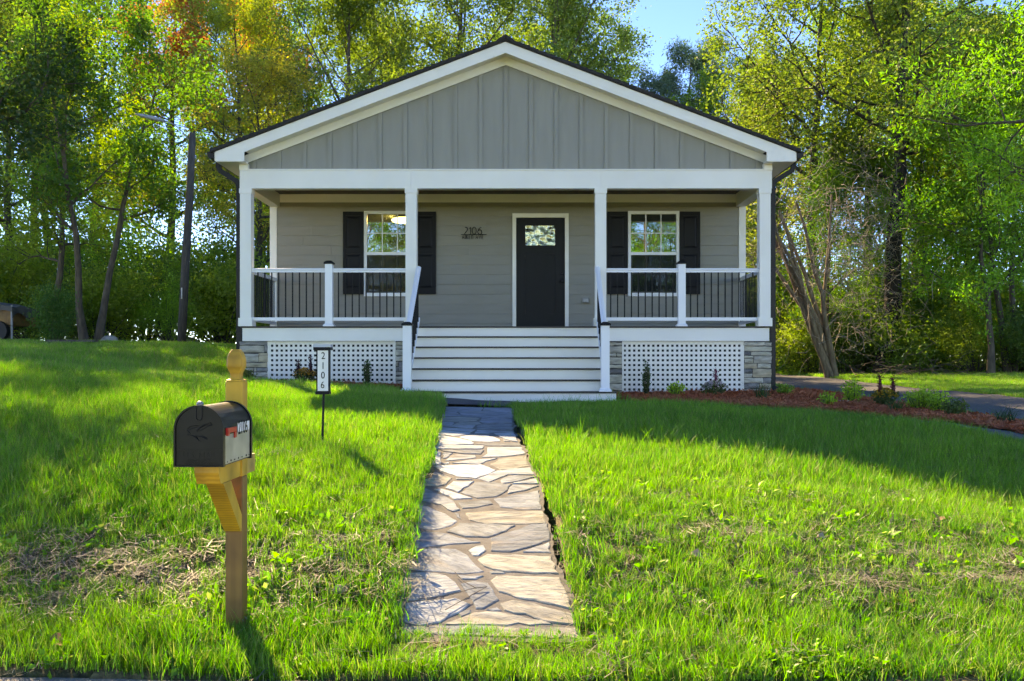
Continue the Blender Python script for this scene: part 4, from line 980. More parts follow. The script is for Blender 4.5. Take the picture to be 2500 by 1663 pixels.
lt = MB(); lt.tube([(bcx - .014, 4.489, bz0 + .285), (bcx - .014, 4.489, bz0 + .235), (bcx - .009, 4.489, bz0 + .226), (bcx, 4.489, bz0 + .222), (bcx + .009, 4.489, bz0 + .226), (bcx + .014, 4.489, bz0 + .235), (bcx + .014, 4.489, bz0 + .285)], .0025, 6); lt.build('latch_tab', 'boxblack', dr)
MB().lathe([(.016, 0), (.018, .008), (.010, .018), (.002, .020)], (bcx + .002, 4.50, bz0 + H_ - .004), 10).build('latch_knob', 'steel', dr)
# raised bird emblem
def zp(u, v): return (bx0 + (u - 70) / (590 - 70) * (bx1 - bx0), 4.4915, bz0 + H_ * (1310 - v) / (1310 - 655))
em = MB()
for l in ([(205, 920), (235, 888), (290, 876), (330, 880)], [(215, 935), (250, 905), (300, 895)], [(310, 945), (330, 905), (380, 880), (450, 843), (466, 868), (420, 880), (400, 895), (340, 930)], [(300, 930), (345, 888), (400, 860)], [(360, 920), (400, 892), (462, 872)],
          [(205, 925), (240, 958), (205, 962)], [(205, 972), (262, 980), (300, 1005), (330, 1036), (352, 1038)], [(300, 990), (320, 1022), (330, 1040)], [(262, 980), (300, 985), (345, 990), (415, 1022)], [(350, 978), (420, 1012)]):
    em.tube([zp(*p) for p in l], .0016, 5)
em.build('emblem', 'boxblack', dr)
def front_text(body_, size, u, v, par, mat_, name='lettering', y=4.4935):
    me = text_mesh(body_, size, .0012); p = zp(u, v); o = place(name, me, mat_, (p[0], y, p[2]), par); o.rotation_euler = (R(90), 0, 0); return o
front_text('U.S. MAIL', .040, 335, 1188, dr, 'boxblack'); front_text('APPROVED BY THE', .0135, 335, 1240, dr, 'boxblack'); front_text('POSTMASTER GENERAL', .0135, 335, 1272, dr, 'boxblack')
# side: lower part in flat cream, number label, red flag
sx = bx1 - .004
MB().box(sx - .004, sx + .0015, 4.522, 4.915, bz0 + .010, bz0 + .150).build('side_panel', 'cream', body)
MB().box(sx - .004, sx + .0025, 4.72, 4.912, bz0 + .1505, bz0 + .196).build('number_label', 'label', body)
me = text_mesh('2106', .098, .0008); o = place('numeral', me, 'dark', (sx + .003, 4.80, bz0 + .168), body); o.rotation_euler = (R(90), 0, R(90)); o.scale = (.82, 1, 1)
for i, yy_ in enumerate((4.545, 4.60, 4.655, 4.72, 4.78, 4.85, 4.90)):
    MB().box(sx + .0016, sx + .0035, yy_, yy_ + .008 + .004 * (i % 3), bz0 + .016, bz0 + .022 + .003 * (i % 2)).build('rivet', 'dark', body)
fl = MB().box(sx + .004, sx + .010, 4.535, 4.675, bz0 + .158, bz0 + .182).build('mailbox_flag', 'red', mbx)
MB().box(sx + .004, sx + .010, 4.645, 4.675, bz0 + .128, bz0 + .1579).build('flag_tab', 'red', fl)
MB().box(sx + .0005, sx + .0125, 4.53, 4.556, bz0 + .145, bz0 + .1835).build('flag_hinge', 'red', fl)

# ------------------------------------------------------------------ house-number stake light
sd = 8.4; ss = 2300 / sd; sxc = -1.80
def SZ(y): return (885 - y) / ss
st = thing('number_stake', (sxc, sd, g1(sxc, sd)), 'slim black stake sign with vertical white house number panel on the lawn', 'sign')
lean = -.018
MB().tube([(sxc - .012, sd, g1(sxc, sd) - .1), (sxc + .004, sd, SZ(963))], .0105, 8).build('stake', 'dark', st)
MB().box(sxc - .062, sxc + .062, sd - .036, sd + .036, SZ(963), SZ(956)).build('lower_bracket', 'dark', st)
bd = MB().box(sxc - .056, sxc + .060, sd - .028, sd + .028, SZ(956) + .0005, SZ(855)).build('sign_frame', 'dark', st)
MB().box(sxc - .044, sxc + .050, sd - .0305, sd - .0285, SZ(954.5), SZ(856)).build('sign_panel', 'signwhite', bd)
MB().box(sxc - .078, sxc + .076, sd - .05, sd + .05, SZ(855) + .0005, SZ(848)).build('top_housing', 'dark', st)
MB().add([(sxc - .081, sd - .053, SZ(848) + .0005), (sxc + .079, sd - .053, SZ(848) + .0005), (sxc + .079, sd + .053, SZ(848) + .0005), (sxc - .081, sd + .053, SZ(848) + .0005), (sxc - .078, sd - .049, SZ(841)), (sxc + .076, sd - .049, SZ(841)), (sxc + .076, sd + .049, SZ(841)), (sxc - .078, sd + .049, SZ(841))],
         [(0, 3, 2, 1), (0, 1, 5, 4), (1, 2, 6, 5), (2, 3, 7, 6), (3, 0, 4, 7), (4, 5, 6, 7)]).build('solar_cap', 'solar', st)
for ch, y, dx in (('2', 869.5, .004), ('1', 893.5, .002), ('0', 917, .001), ('6', 940.5, -.002)):
    me = text_mesh(ch, .088, .001); o = place('numeral', me, 'dark', (sxc + .003 + dx, sd - .0325, SZ(y)), bd); o.rotation_euler = (R(90), 0, 0); o.scale = (.86, 1, 1)

# ------------------------------------------------------------------ utility pole with lamp, cables
ud = 26.0; ux = -9.27; ugz = g1(ux, ud)
up = thing('utility_pole', (ux, ud, ugz), 'dark weathered wooden utility pole with street lamp arm', 'utility pole')
ztop = (885 - 325) * ud / 2300
MB().tube([(ux - .23, ud, ugz - .3), (ux - .10, ud, ugz + 2.3), (ux + .015, ud, ugz + 4.1), (ux + .09, ud, ztop)], [.118, .110, .100, .090], 12).build('pole', 'pole', up, smooth=True)
def U(x, y, dy=0): return ((x - 1282) * ud / 2300, ud + dy, (885 - y) * ud / 2300)
la = MB().tube([U(464, 344, -.13), U(455, 328, -.3), U(443, 316, -.5), U(428, 311, -.7)], .017, 8).build('lamp_arm', 'lampgrey', up)
lh = MB(); p0, p1 = Vector(U(428, 312, -.7)), Vector(U(373, 306, -1.2))
lh.tube([p0, p0.lerp(p1, .15), p0.lerp(p1, .45), p0.lerp(p1, .8), p1], [.02, .045, .058, .042, .015], 10); lh.build('lamp_head', 'lampgrey', up, smooth=True)
MB().box(ux - .17, ux - .15, ud - .135, ud - .112, 1.75, 2.05).build('pole_tag', 'white', up)
def cable(name, a, b, c, label):
    a, b, c = Vector(a), Vector(b), Vector(c); pts = [a * (1 - t) ** 2 + (b * 2 - (a + c) * .5) * 2 * t * (1 - t) + c * t * t for t in np.linspace(0, 1, 24)]
    o = MB().tube(pts, .014, 5).build(name, 'cable'); tag(o, label, 'cable'); return o
def W(x, y, d): return ((x - 1282) * d / 2300, d, (885 - y) * d / 2300)
cable('overhead_cable', W(-300, -60, 24), W(272, 250, 30), W(640, 345, 40), 'overhead cable passing above the street lamp in the trees')
cable('overhead_cable', W(-300, -90, 23), W(272, 243, 29.5), W(640, 338, 40), 'upper of two overhead cables crossing the trees')

# ------------------------------------------------------------------ tarp-covered trailer, planks and rocks at the left wood edge
tx, td = -14.7, 26.5; tg = g1(tx, td)
tr = thing('covered_trailer', (tx, td, tg), 'low grey tarpaulin-covered trailer at the wood edge', 'trailer')
m = MB(); rg = np.random.default_rng(8); nu, nv = 10, 8; gr = []
for j in range(nv):
    for i in range(nu): gr.append((tx - 1.2 + 1.85 * i / (nu - 1), td - .7 + 1.5 * j / (nv - 1), tg + 1.0 + .10 * math.sin(math.pi * i / (nu - 1)) - .02 * abs(j - 3.5) + rg.normal() * .018))
m.add(gr, [(j * nu + i, j * nu + i + 1, j * nu + nu + i + 1, j * nu + nu + i) for j in range(nv - 1) for i in range(nu - 1)])
fr0 = [(gr[i][0], gr[i][1] - .01, gr[i][2] - .12 - .05 * rg.random()) for i in range(nu)]; rt0 = [(gr[j * nu + nu - 1][0] + .01, gr[j * nu + nu - 1][1], gr[j * nu + nu - 1][2] - .25 * rg.random() - .1) for j in range(nv)]
k0 = len(m.v); m.v += fr0; m.f += [(i, k0 + i, k0 + i + 1, i + 1) for i in range(nu - 1)]
k1 = len(m.v); m.v += rt0; m.f += [(j * nu + nu - 1, k1 + j, k1 + j + 1, (j + 1) * nu + nu - 1) for j in range(nv - 1)]
m.build('tarpaulin', 'tarp', tr)
MB().box(tx - 1.15, tx + .58, td - .6, td + .7, tg + .45, tg + .93).build('trailer_box', 'stained', tr)
MB().tube([(tx + .60, td - .62, tg), (tx + .60, td - .62, tg + 1.0)], .03, 6).build('corner_pole', 'lampgrey', tr)
for dx in (-.8, .25):
    MB().add(*(lambda t: (t.v, t.f))(MB().tube([(tx + dx, td - .75, tg + .28), (tx + dx, td - .58, tg + .28)], .28, 16))).build('wheel', 'cable', tr)
def rock(x, d, sx_, sy_, sz_, label, seed, col=(.33, .32, .29), name='rock'):
    rg = np.random.default_rng(seed); z = g1(x, d); m = MB(); k = 10; prof = [(.95, -.3), (1, 0), (.93, .35), (.72, .7), (.4, .92), (.1, 1)]
    v = []
    for r, h in prof:
        for j in range(k):
            a = 2 * math.pi * j / k; q = r * (1 + .12 * rg.normal()); v.append((x + sx_ * q * math.cos(a), d + sy_ * q * math.sin(a), z + sz_ * (h + .05 * rg.normal())))
    m.add(v, [(i * k + j, i * k + (j + 1) % k, (i + 1) * k + (j + 1) % k, (i + 1) * k + j) for i in range(len(prof) - 1) for j in range(k)] + [tuple(range((len(prof) - 1) * k, len(prof) * k))])
    o = m.build(name, 'rock', color=col, smooth=True); tag(o, label, 'rock'); return o
rock(-12.0, 27.2, .32, .22, .22, 'rounded pale rock between the twin-trunk tree and the pole', 1, (.40, .38, .33))
rock(-11.7, 32.0, .55, .3, .26, 'pale boulder at the foot of the utility pole', 2, (.42, .41, .38))
rock(-13.6, 25.0, .5, .3, .10, 'flat tan rock beside the green sapling', 3, (.38, .33, .26))
rock(4.98, 14.6, .42, .10, .07, 'long low grey edging stone by the downspout outlet', 5, (.40, .40, .38))
pk = thing('plank_pile', (-11.2, 21.6, g1(-11.2, 21.6)), 'few weathered planks lying at the lawn edge', 'planks')
for i in range(3):
    z = g1(-11.2 + i * .35, 21.6); MB().box(-11.75 + i * .35, -10.9 + i * .5, 21.4 + i * .15, 21.55 + i * .15, z + .02 + .05 * i, z + .07 + .05 * i).build('plank', 'pole', pk)
# pale edging along the driveway side of the bed
ek = MB(); ex_, ed_ = np.array([p[0] for p in DRV_L[1:5]]), np.array([p[1] for p in DRV_L[1:5]])
dl = np.linspace(9.4, 21, 60); xl = np.interp(dl, ed_, ex_) - .07; zl = gz(xl, dl)
v = [(x + a, d, z + h) for x, d, z in zip(xl, dl, zl) for a, h in ((-.03, .0), (-.03, .045), (.03, .045), (.03, .0))]
ek.add(v, [(i * 4 + a, i * 4 + (a + 1) % 4, i * 4 + 4 + (a + 1) % 4, i * 4 + 4 + a) for i in range(59) for a in range(4)])
kb = ek.build('edging', 'kerb'); tag(kb, 'pale edging strip between the mulch bed and the driveway', kind='structure')
# ------------------------------------------------------------------ scattering (grass, mulch chips): points with a small mesh on each
def hidden_collection(name, meshes):
    c = bpy.data.collections.new(name)
    for i, me in enumerate(meshes):
        o = bpy.data.objects.new('%s_%02d' % (name, i), me); c.objects.link(o)
    return c
def scatter(name, P, rot, scl, idx, coll, label):
    me = bpy.data.meshes.new(name); me.vertices.add(len(P)); me.vertices.foreach_set('co', np.ascontiguousarray(P, np.float32).ravel())
    for nm, typ, arr in (('rot', 'FLOAT_VECTOR', rot), ('scl', 'FLOAT_VECTOR', scl)):
        a = me.attributes.new(nm, typ, 'POINT'); a.data.foreach_set('vector', np.ascontiguousarray(arr, np.float32).ravel())
    a = me.attributes.new('idx', 'INT', 'POINT'); a.data.foreach_set('value', np.ascontiguousarray(idx, np.int32))
    o = bpy.data.objects.new(name, me); COL.objects.link(o); ORG[o.name] = Vector((0, 0, 0))
    g = bpy.data.node_groups.new(name, 'GeometryNodeTree'); g.interface.new_socket('Geometry', in_out='INPUT', socket_type='NodeSocketGeometry'); g.interface.new_socket('Geometry', in_out='OUTPUT', socket_type='NodeSocketGeometry')
    gi, go = g.nodes.new('NodeGroupInput'), g.nodes.new('NodeGroupOutput'); ip = g.nodes.new('GeometryNodeInstanceOnPoints'); ci = g.nodes.new('GeometryNodeCollectionInfo')
    ci.inputs['Collection'].default_value = coll; ci.inputs['Separate Children'].default_value = True; ci.inputs['Reset Children'].default_value = True
    def na(n, t): q = g.nodes.new('GeometryNodeInputNamedAttribute'); q.data_type = t; q.inputs[0].default_value = n; return q.outputs[0]
    L = g.links.new
    L(gi.outputs[0], ip.inputs['Points']); L(ci.outputs[0], ip.inputs['Instance']); ip.inputs['Pick Instance'].default_value = True
    L(na('idx', 'INT'), ip.inputs['Instance Index']); L(na('rot', 'FLOAT_VECTOR'), ip.inputs['Rotation']); L(na('scl', 'FLOAT_VECTOR'), ip.inputs['Scale']); L(ip.outputs[0], go.inputs[0])
    md = o.modifiers.new('scatter', 'NODES'); md.node_group = g
    tag(o, label, kind='stuff'); return o

def blade_tuft(rng, n, h, spread, bend, w, segs=3):
    V, F = [], []
    for b in range(n):
        a = rng.uniform(0, 2 * math.pi); r = spread * math.sqrt(rng.random()); x, y = r * math.cos(a), r * math.sin(a)
        hh = h * rng.uniform(.55, 1.15); da = rng.uniform(0, 2 * math.pi); bd = bend * rng.uniform(.3, 1.3) * hh; ww = w * rng.uniform(.7, 1.2); sa = da + math.pi / 2 + rng.normal() * .5
        o = len(V)
        for k in range(segs + 1):
            t = k / segs; cx_, cy_ = x + math.cos(da) * bd * t * t, y + math.sin(da) * bd * t * t; z = hh * t * (1 - .18 * bend * t); q = ww * (1 - t ** 1.7) * .5
            if k == segs: V.append((cx_, cy_, z))
            else: V += [(cx_ - math.cos(sa) * q, cy_ - math.sin(sa) * q, z), (cx_ + math.cos(sa) * q, cy_ + math.sin(sa) * q, z)]
        for k in range(segs - 1): F += [(o + 2 * k, o + 2 * k + 1, o + 2 * k + 3), (o + 2 * k, o + 2 * k + 3, o + 2 * k + 2)]
        F.append((o + 2 * segs - 2, o + 2 * segs - 1, o + 2 * segs))
    return arrays_mesh('tuft', np.array(V), np.array(F))
def straw_bunch(rng, n, L, w):
    V, F = [], []
    for b in range(n):
        a = rng.uniform(0, 2 * math.pi); x, y = rng.normal() * .06, rng.normal() * .06; l = L * rng.uniform(.4, 1.2); el = rng.uniform(-.05, .35); z = rng.uniform(.004, .035); o = len(V)
        dx, dy, dz = math.cos(a) * l / 2, math.sin(a) * l / 2, math.sin(el) * l / 2; px_, py_ = -math.sin(a) * w / 2, math.cos(a) * w / 2; cz = rng.uniform(0, .02)
        V += [(x - dx - px_, y - dy - py_, z - dz * .3), (x - dx + px_, y - dy + py_, z - dz * .3), (x - px_, y - py_, z + cz), (x + px_, y + py_, z + cz), (x + dx, y + dy, z + dz)]
        F += [(o, o + 1, o + 3), (o, o + 3, o + 2), (o + 2, o + 3, o + 4)]
    return arrays_mesh('straw', np.array(V), np.array(F))
def leaves_mesh(name, P, L, W, rng, up=.5, drop=0.0, fold=.25):
    n = len(P); d = rng.normal(size=(n, 3)); d[:, 2] -= drop; d /= np.linalg.norm(d, axis=1)[:, None]
    nr = rng.normal(size=(n, 3)); nr[:, 2] += up; s = np.cross(d, nr); s /= np.linalg.norm(s, axis=1)[:, None] + 1e-9; nn = np.cross(s, d)
    l = (L * rng.uniform(.6, 1.25, n))[:, None]; w = (W * rng.uniform(.7, 1.2, n))[:, None]
    a, tip = P, P + d * l; m = P + d * l * .45 - nn * w * fold; le, ri = P + d * l * .45 - s * w / 2, P + d * l * .45 + s * w / 2
    V = np.stack([a, le, tip, ri], 1).reshape(-1, 3); V[1::4] += (nn * w * fold); V[3::4] += (nn * w * fold)
    q = np.arange(n) * 4; F = np.concatenate([np.stack([q, q + 1, q + 2], 1), np.stack([q, q + 2, q + 3], 1)])
    return arrays_mesh(name, V, F)
rng = np.random.default_rng(42)
tufts = [blade_tuft(rng, 19, .125, .06, .5, .0058) for _ in range(5)] + [blade_tuft(rng, 14, .085, .055, .85, .0055) for _ in range(3)] + [blade_tuft(rng, 5, .22, .03, .7, .005, 4) for _ in range(3)] + [blade_tuft(rng, 18, .14, .10, .4, .015, 2) for _ in range(3)]
def weed(rng):
    P = rng.normal(size=(16, 3)) * (.035, .035, .012); P[:, 2] = np.abs(P[:, 2]) + .02; return leaves_mesh('weed', P, .045, .030, rng, 2.5)
tufts += [weed(rng) for _ in range(3)]
for t_ in tufts: t_.materials.append(M['grass'])
straws = [straw_bunch(rng, 22, .16, .0045) for _ in range(4)]
for t_ in straws: t_.materials.append(M['straw'])
tuft_c = hidden_collection('grass_tuft', tufts); straw_c = hidden_collection('straw_bunch', straws)

def vnoise(x, y, f, seed):
    r = np.random.default_rng(seed); s = np.zeros_like(x)
    for k in range(5):
        a = r.uniform(0, 2 * math.pi); q = f * r.uniform(.6, 1.7); s += np.sin((x * math.cos(a) + y * math.sin(a)) * q + r.uniform(0, 6.28))
    return s / 3
WALK_POLY = WALK_A + WALK_B[::-1]; DRV_POLY = DRV_L + DRV_R[::-1]
def lawn_ok(x, d):
    ok = d > road_edge(x) + .03
    ok &= ~((np.abs(x - path_c(d)) < np.where(d < 7.6, .475, .44)) & (d > 4.93) & (d < 12.45))
    ok &= ~((x > -4.95) & (x < 4.4) & (d > 15.9) & (d < 29))
    ok &= ~((x > SX0 - .16) & (x < SX1 + .16) & (d > 14.2))
    for P in (WALK_POLY, DRV_POLY, BED_R, BED_L): ok &= ~in_poly(x, d, P)
    return ok
def bare(x, d):
    """how thin the grass is: straw-covered bank near the road"""
    b = np.exp(-(((x + 2.5) / 1.15) ** 2 + ((d - 5.65) / .45) ** 2)) * .88
    b = np.maximum(b, .45 * np.exp(-(((x + 1.0) / .35) ** 2 + ((d - 5.9) / .9) ** 2)))
    b = np.maximum(b, .38 * np.exp(-(((x - 2.2) / 2.2) ** 2 + ((d - 5.9) / .75) ** 2)))
    b = np.maximum(b, .35 * np.exp(-(((x + 1.9) / .8) ** 2 + ((d - 7.4) / .5) ** 2)))
    return np.clip(b + .22 * vnoise(x, d, 3.2, 5) * (b > .12), 0, 1)
def sample(rng, x0, x1, d0, d1, dens):
    n = int((x1 - x0) * (d1 - d0) * dens); x = rng.uniform(x0, x1, n); d = rng.uniform(d0, d1, n)
    vis = (x > -.60 * d - .5) & (x < .57 * d + .5); x, d = x[vis], d[vis]
    k = lawn_ok(x, d); return x[k], d[k]
GPx, GPd, GPi, GPs = [], [], [], []
def add_grass(x, d, idx, s): GPx.append(x); GPd.append(d); GPi.append(idx); GPs.append(s)
for (x0, x1, d0, d1, dens) in ((-5.4, 5.2, 4.4, 8.2, 720), (-8.4, 7.6, 8.2, 13, 430)):
    x, d = sample(rng, x0, x1, d0, d1, dens); b = bare(x, d); keep = rng.random(len(x)) > b * .93; x, d, b = x[keep], d[keep], b[keep]
    pn = vnoise(x, d, 2.2, 9); short = rng.random(len(x)) < np.clip(.30 + .35 * (x > 0) * (d < 7.5) + .3 * pn, 0, .9)
    add_grass(x, d, np.where(short, 5 + rng.integers(0, 3, len(x)), rng.integers(0, 5, len(x))), rng.uniform(.65, 1.2, len(x)) * (1 + .18 * pn) * (1 - .35 * b))
x, d = sample(rng, -15, 13, 13, 27, 190); k = ~((d > 24.5) & (x < -6)); x, d = x[k], d[k]
add_grass(x, d, 11 + rng.integers(0, 3, len(x)), rng.uniform(.6, 1.15, len(x)) * np.where(x > 8, .75, 1))
x, d = sample(rng, 8.8, 14, 24, 40, 60); add_grass(x, d, 11 + rng.integers(0, 3, len(x)), rng.uniform(.7, 1.1, len(x)))
x, d = sample(rng, -4, 4, 4.4, 7.5, 13); add_grass(x, d, 14 + rng.integers(0, 3, len(x)), rng.uniform(.7, 1.5, len(x)))
x = rng.normal(size=130) * .16 + 1.35; d = rng.normal(size=130) * .07 + 4.58; add_grass(x, d, 14 + rng.integers(0, 3, 130), rng.uniform(.6, 1.1, 130))
# long seeding blades: along the brow of the bank, at the steps and the verge
def line(n, x0, x1, df, sp): x = rng.uniform(x0, x1, n); d = df(x) + rng.normal(size=n) * sp; k = lawn_ok(x, d); return x[k], d[k]
for n, x0, x1, df, sp in ((330, .35, 4.6, lambda x: 9.2 - .42 * x, .35), (120, .2, 1.5, lambda x: 12.1 + 0 * x, .25), (160, -4.5, -1.1, lambda x: 11 + 0 * x, 1.2), (220, -2.5, 3, lambda x: 4.75 + 0 * x, .12), (16, -.5, .4, lambda x: 4.86 + 0 * x, .03), (90, -3.9, -2, lambda x: 14.6 + 0 * x, .3), (100, -1.2, -1.05, lambda x: rng.uniform(8, 12.3, 100) if np.size(x) == 100 else 9 + 0 * x, .05)):
    x, d = line(n, x0, x1, df, sp); add_grass(x, d, 8 + rng.integers(0, 3, len(x)), rng.uniform(.6, 1.1, len(x)))
gx_, gd_, gi_, gs_ = map(np.concatenate, (GPx, GPd, GPi, GPs)); n = len(gx_)
lip = (np.abs(gx_ - path_c(gd_)) < .55) & (gd_ > 4.6) & (gd_ < 5); gs_[lip] *= .55
P = np.column_stack([gx_, gd_, gz(gx_, gd_) - .006]); rot = np.column_stack([rng.normal(size=n) * .14, rng.normal(size=n) * .14, rng.uniform(0, 6.28, n)])
scatter('lawn_grass', P, rot, np.column_stack([gs_ * .95, gs_ * .95, gs_]), gi_, tuft_c, 'bright green uncut lawn grass')
x, d = sample(rng, -4, 4, 4.5, 8.5, 330); b = np.clip(bare(x, d) * .8 + .06 + .04 * (x > .3), 0, 1); k = rng.random(len(x)) < b; x, d = x[k], d[k]; n = len(x)
scatter('straw_mulch', np.column_stack([x, d, gz(x, d) - .004]), np.column_stack([rng.normal(size=n) * .15, rng.normal(size=n) * .15, rng.uniform(0, 6.28, n)]), np.repeat(rng.uniform(.7, 1.25, n)[:, None], 3, 1), rng.integers(0, 4, n), straw_c, 'dry grey straw lying on the bare bank')
# red mulch chips
chips = []
for q in range(5):
    V, F = [], []
    for b in range(10):
        a = rng.uniform(0, 6.28); l, w_ = rng.uniform(.015, .035), rng.uniform(.004, .009); c_ = rng.normal(size=3) * (.04, .04, .006); u = np.array([math.cos(a), math.sin(a), rng.normal() * .35]) * l; v_ = np.array([-math.sin(a), math.cos(a), rng.normal() * .3]) * w_; o = len(V)
        V += [c_ - u - v_, c_ + u - v_, c_ + u + v_, c_ - u + v_]; F.append((o, o + 1, o + 2, o + 3))
    m_ = arrays_mesh('chip', np.array(V), np.array(F)); m_.materials.append(M['mulch']); chips.append(m_)
chip_c = hidden_collection('mulch_chip', chips)
for P_, lb, dn in ((BED_R, 'red bark mulch chips covering the bed by the driveway', 800), (BED_L, 'red bark mulch chips under the lattice beside the steps', 600)):
    q = np.array(P_); n = int((np.ptp(q[:, 0])) * np.ptp(q[:, 1]) * dn); x = rng.uniform(q[:, 0].min(), q[:, 0].max(), n); d = rng.uniform(q[:, 1].min(), q[:, 1].max(), n); k = in_poly(x, d, P_); x, d = x[k], d[k]; n = len(x)
    scatter('mulch_chips', np.column_stack([x, d, gz(x, d) + .045]), np.column_stack([rng.normal(size=n) * .3, rng.normal(size=n) * .3, rng.uniform(0, 6.28, n)]), np.repeat(rng.uniform(.45, .85, n)[:, None], 3, 1), rng.integers(0, 5, n), chip_c, lb)

# ------------------------------------------------------------------ trees
def unit(v): return v / max(1e-9, np.linalg.norm(v))
def curve(rng, p, d, L, n, wob, up):
    pts = [p]; d = unit(np.array(d, float))
    for i in range(n):
        d = unit(d + rng.normal(size=3) * wob + np.array([0, 0, up])); pts.append(pts[-1] + d * L / n)
    return pts
def tubes_mesh(name, paths):
    V, F = [], []; off = 0
    for pts, rad, k in paths:
        pts = np.array(pts); n = len(pts); d = np.gradient(pts, axis=0); d /= np.linalg.norm(d, axis=1)[:, None] + 1e-9
        ref = np.array([1., 0, 0]) if abs(d[0][0]) < .8 else np.array([0, 1., 0]); u = np.cross(d, ref); u /= np.linalg.norm(u, axis=1)[:, None] + 1e-9; w = np.cross(d, u)
        a = np.arange(k) * 2 * math.pi / k; ring = pts[:, None] + (u[:, None] * np.cos(a)[None, :, None] + w[:, None] * np.sin(a)[None, :, None]) * np.array(rad)[:, None, None]
        V.append(ring.reshape(-1, 3)); i, j = np.meshgrid(np.arange(n - 1), np.arange(k), indexing='ij'); i, j = i.ravel(), j.ravel(); j2 = (j + 1) % k
        F.append(np.stack([i * k + j, i * k + j2, (i + 1) * k + j2, (i + 1) * k + j], 1) + off); off += n * k
    me = arrays_mesh(name, np.concatenate(V), np.concatenate(F)); me.polygons.foreach_set('use_smooth', [True] * len(me.polygons)); return me
def grow(seed, Ht, r0, base, spread, limbs, el=(.35, 1.0), lean=(0, 0), nsub=6, ntw=4, shape='round', trunk_wob=.04, top=.95, stems=1, forks=None):
    rng = np.random.default_rng(seed); paths, anc = [], []
    for st_ in range(stems):
        a0 = rng.uniform(0, 6.28); n = 9; pts = []
        ox, oy = ((.18 * math.cos(a0), .18 * math.sin(a0)) if stems > 1 else (0, 0)); wv = np.cumsum(rng.normal(size=(n + 1, 2)) * trunk_wob * Ht / n, axis=0); wv -= wv[0]
        spl = (1.6 * math.cos(a0), 1.6 * math.sin(a0)) if stems > 1 else (0, 0)
        for i in range(n + 1):
            t = i / n; pts.append(np.array([ox + spl[0] * t ** 1.2 + lean[0] * t ** 1.3 + wv[i, 0], oy + spl[1] * t ** 1.2 + lean[1] * t ** 1.3 + wv[i, 1], Ht * t * top - (.25 if i == 0 else 0)]))
        pts = np.array(pts); r = r0 * (1 - .88 * np.linspace(0, 1, n + 1) ** .9) * (.7 if stems > 1 else 1); r[0] *= 1.35; paths.append((pts, r, 9))
        tt = np.linspace(0, 1, n + 1)
        for i in range(limbs):
            t = base + (1 - base) * ((i + rng.random()) / limbs) ** .95 * .98; p = np.array([np.interp(t, tt, pts[:, q]) for q in range(3)]); u = (t - base) / (1 - base)
            prof = {'round': .35 + .65 * math.sin(math.pi * min(1, u * .8 + .18)), 'cone': 1.05 - .85 * u, 'tall': .45 + .55 * math.sin(math.pi * (u * .75 + .15))}[shape]
            az = i * 2.4 + rng.uniform(-.6, .6) + a0; e = el[0] + (el[1] - el[0]) * u + rng.normal() * .15; L = spread * prof * rng.uniform(.75, 1.15)
            lp = curve(rng, p, (math.cos(az) * math.cos(e), math.sin(az) * math.cos(e), math.sin(e)), L, 6, .16, .05); rl = max(.012, np.interp(t, tt, r) * .55)
            paths.append((lp, np.linspace(rl, .010, 7), 6)); lp = np.array(lp)
            for j in range(nsub):
                s = .25 + .75 * (j + rng.random()) / nsub; q = np.array([np.interp(s * 6, range(7), lp[:, c]) for c in range(3)]); k = min(5, int(s * 6)); dl_ = unit(lp[k + 1] - lp[k]); rd_ = rng.normal(size=3); rd_ -= dl_ * rd_.dot(dl_)
                sp_ = curve(rng, q, dl_ * .6 + unit(rd_) * .9 + (0, 0, .15), L * .42 * (1.15 - .45 * s) + .25, 4, .22, .04); paths.append((sp_, np.linspace(max(.008, rl * .35), .005, 5), 4)); sp_ = np.array(sp_)
                anc += [sp_[-1], sp_[-2]]
                for w in range(ntw):
                    b = sp_[1 + w % 4]; tp = curve(rng, b, rng.normal(size=3) + (0, 0, .2), rng.uniform(.35, .9) * (spread / 3.5) ** .5, 3, .2, 0); anc += tp[1:]
                    if w < 2: paths.append((tp, np.linspace(.007, .003, 4), 3))
    return paths, np.array(anc)
def leaf_pts(anc, n, sig, seed):
    rng = np.random.default_rng(seed); w = rng.random(len(anc)) ** 3 + .05; w /= w.sum(); i = rng.choice(len(anc), n, p=w); return anc[i] + rng.normal(size=(n, 3)) * sig
VAR = {}
def variant(key, gp, nleaf, sig, L, W, up=.5, drop=0., leafm='leaf', split=None):
    paths, anc = grow(**gp); tm = tubes_mesh('trunk', paths); tm.materials.append(M['bark'])
    rg = np.random.default_rng(gp['seed'] + 77); P = leaf_pts(anc, nleaf, sig, gp['seed'] + 5); cr = []
    if split:
        lim = split + rg.normal(size=len(P)) * .8; sets = (P[P[:, 2] < lim], P[P[:, 2] >= lim])
    else: sets = (P,)
    for Q in sets: c = leaves_mesh('crown', Q, L, W, rg, up, drop); c.materials.append(M[leafm]); cr.append(c)
    VAR[key] = (tm, cr, gp['Ht'])
variant('oak', dict(seed=1, Ht=14, r0=.24, base=.30, spread=4.6, limbs=17, nsub=7, ntw=4), 33000, .19, .13, .075)
variant('oak2', dict(seed=2, Ht=14, r0=.24, base=.36, spread=4.2, limbs=18, nsub=7, ntw=4, shape='tall', trunk_wob=.09), 31000, .20, .125, .07)
variant('slim', dict(seed=3, Ht=10, r0=.13, base=.22, spread=2.6, limbs=15, nsub=6, ntw=4, shape='tall', trunk_wob=.08), 17000, .17, .115, .075)
variant('twin', dict(seed=4, Ht=10, r0=.17, base=.32, spread=2.7, limbs=10, nsub=6, ntw=4, shape='tall', stems=2, trunk_wob=.05), 19000, .17, .12, .08)
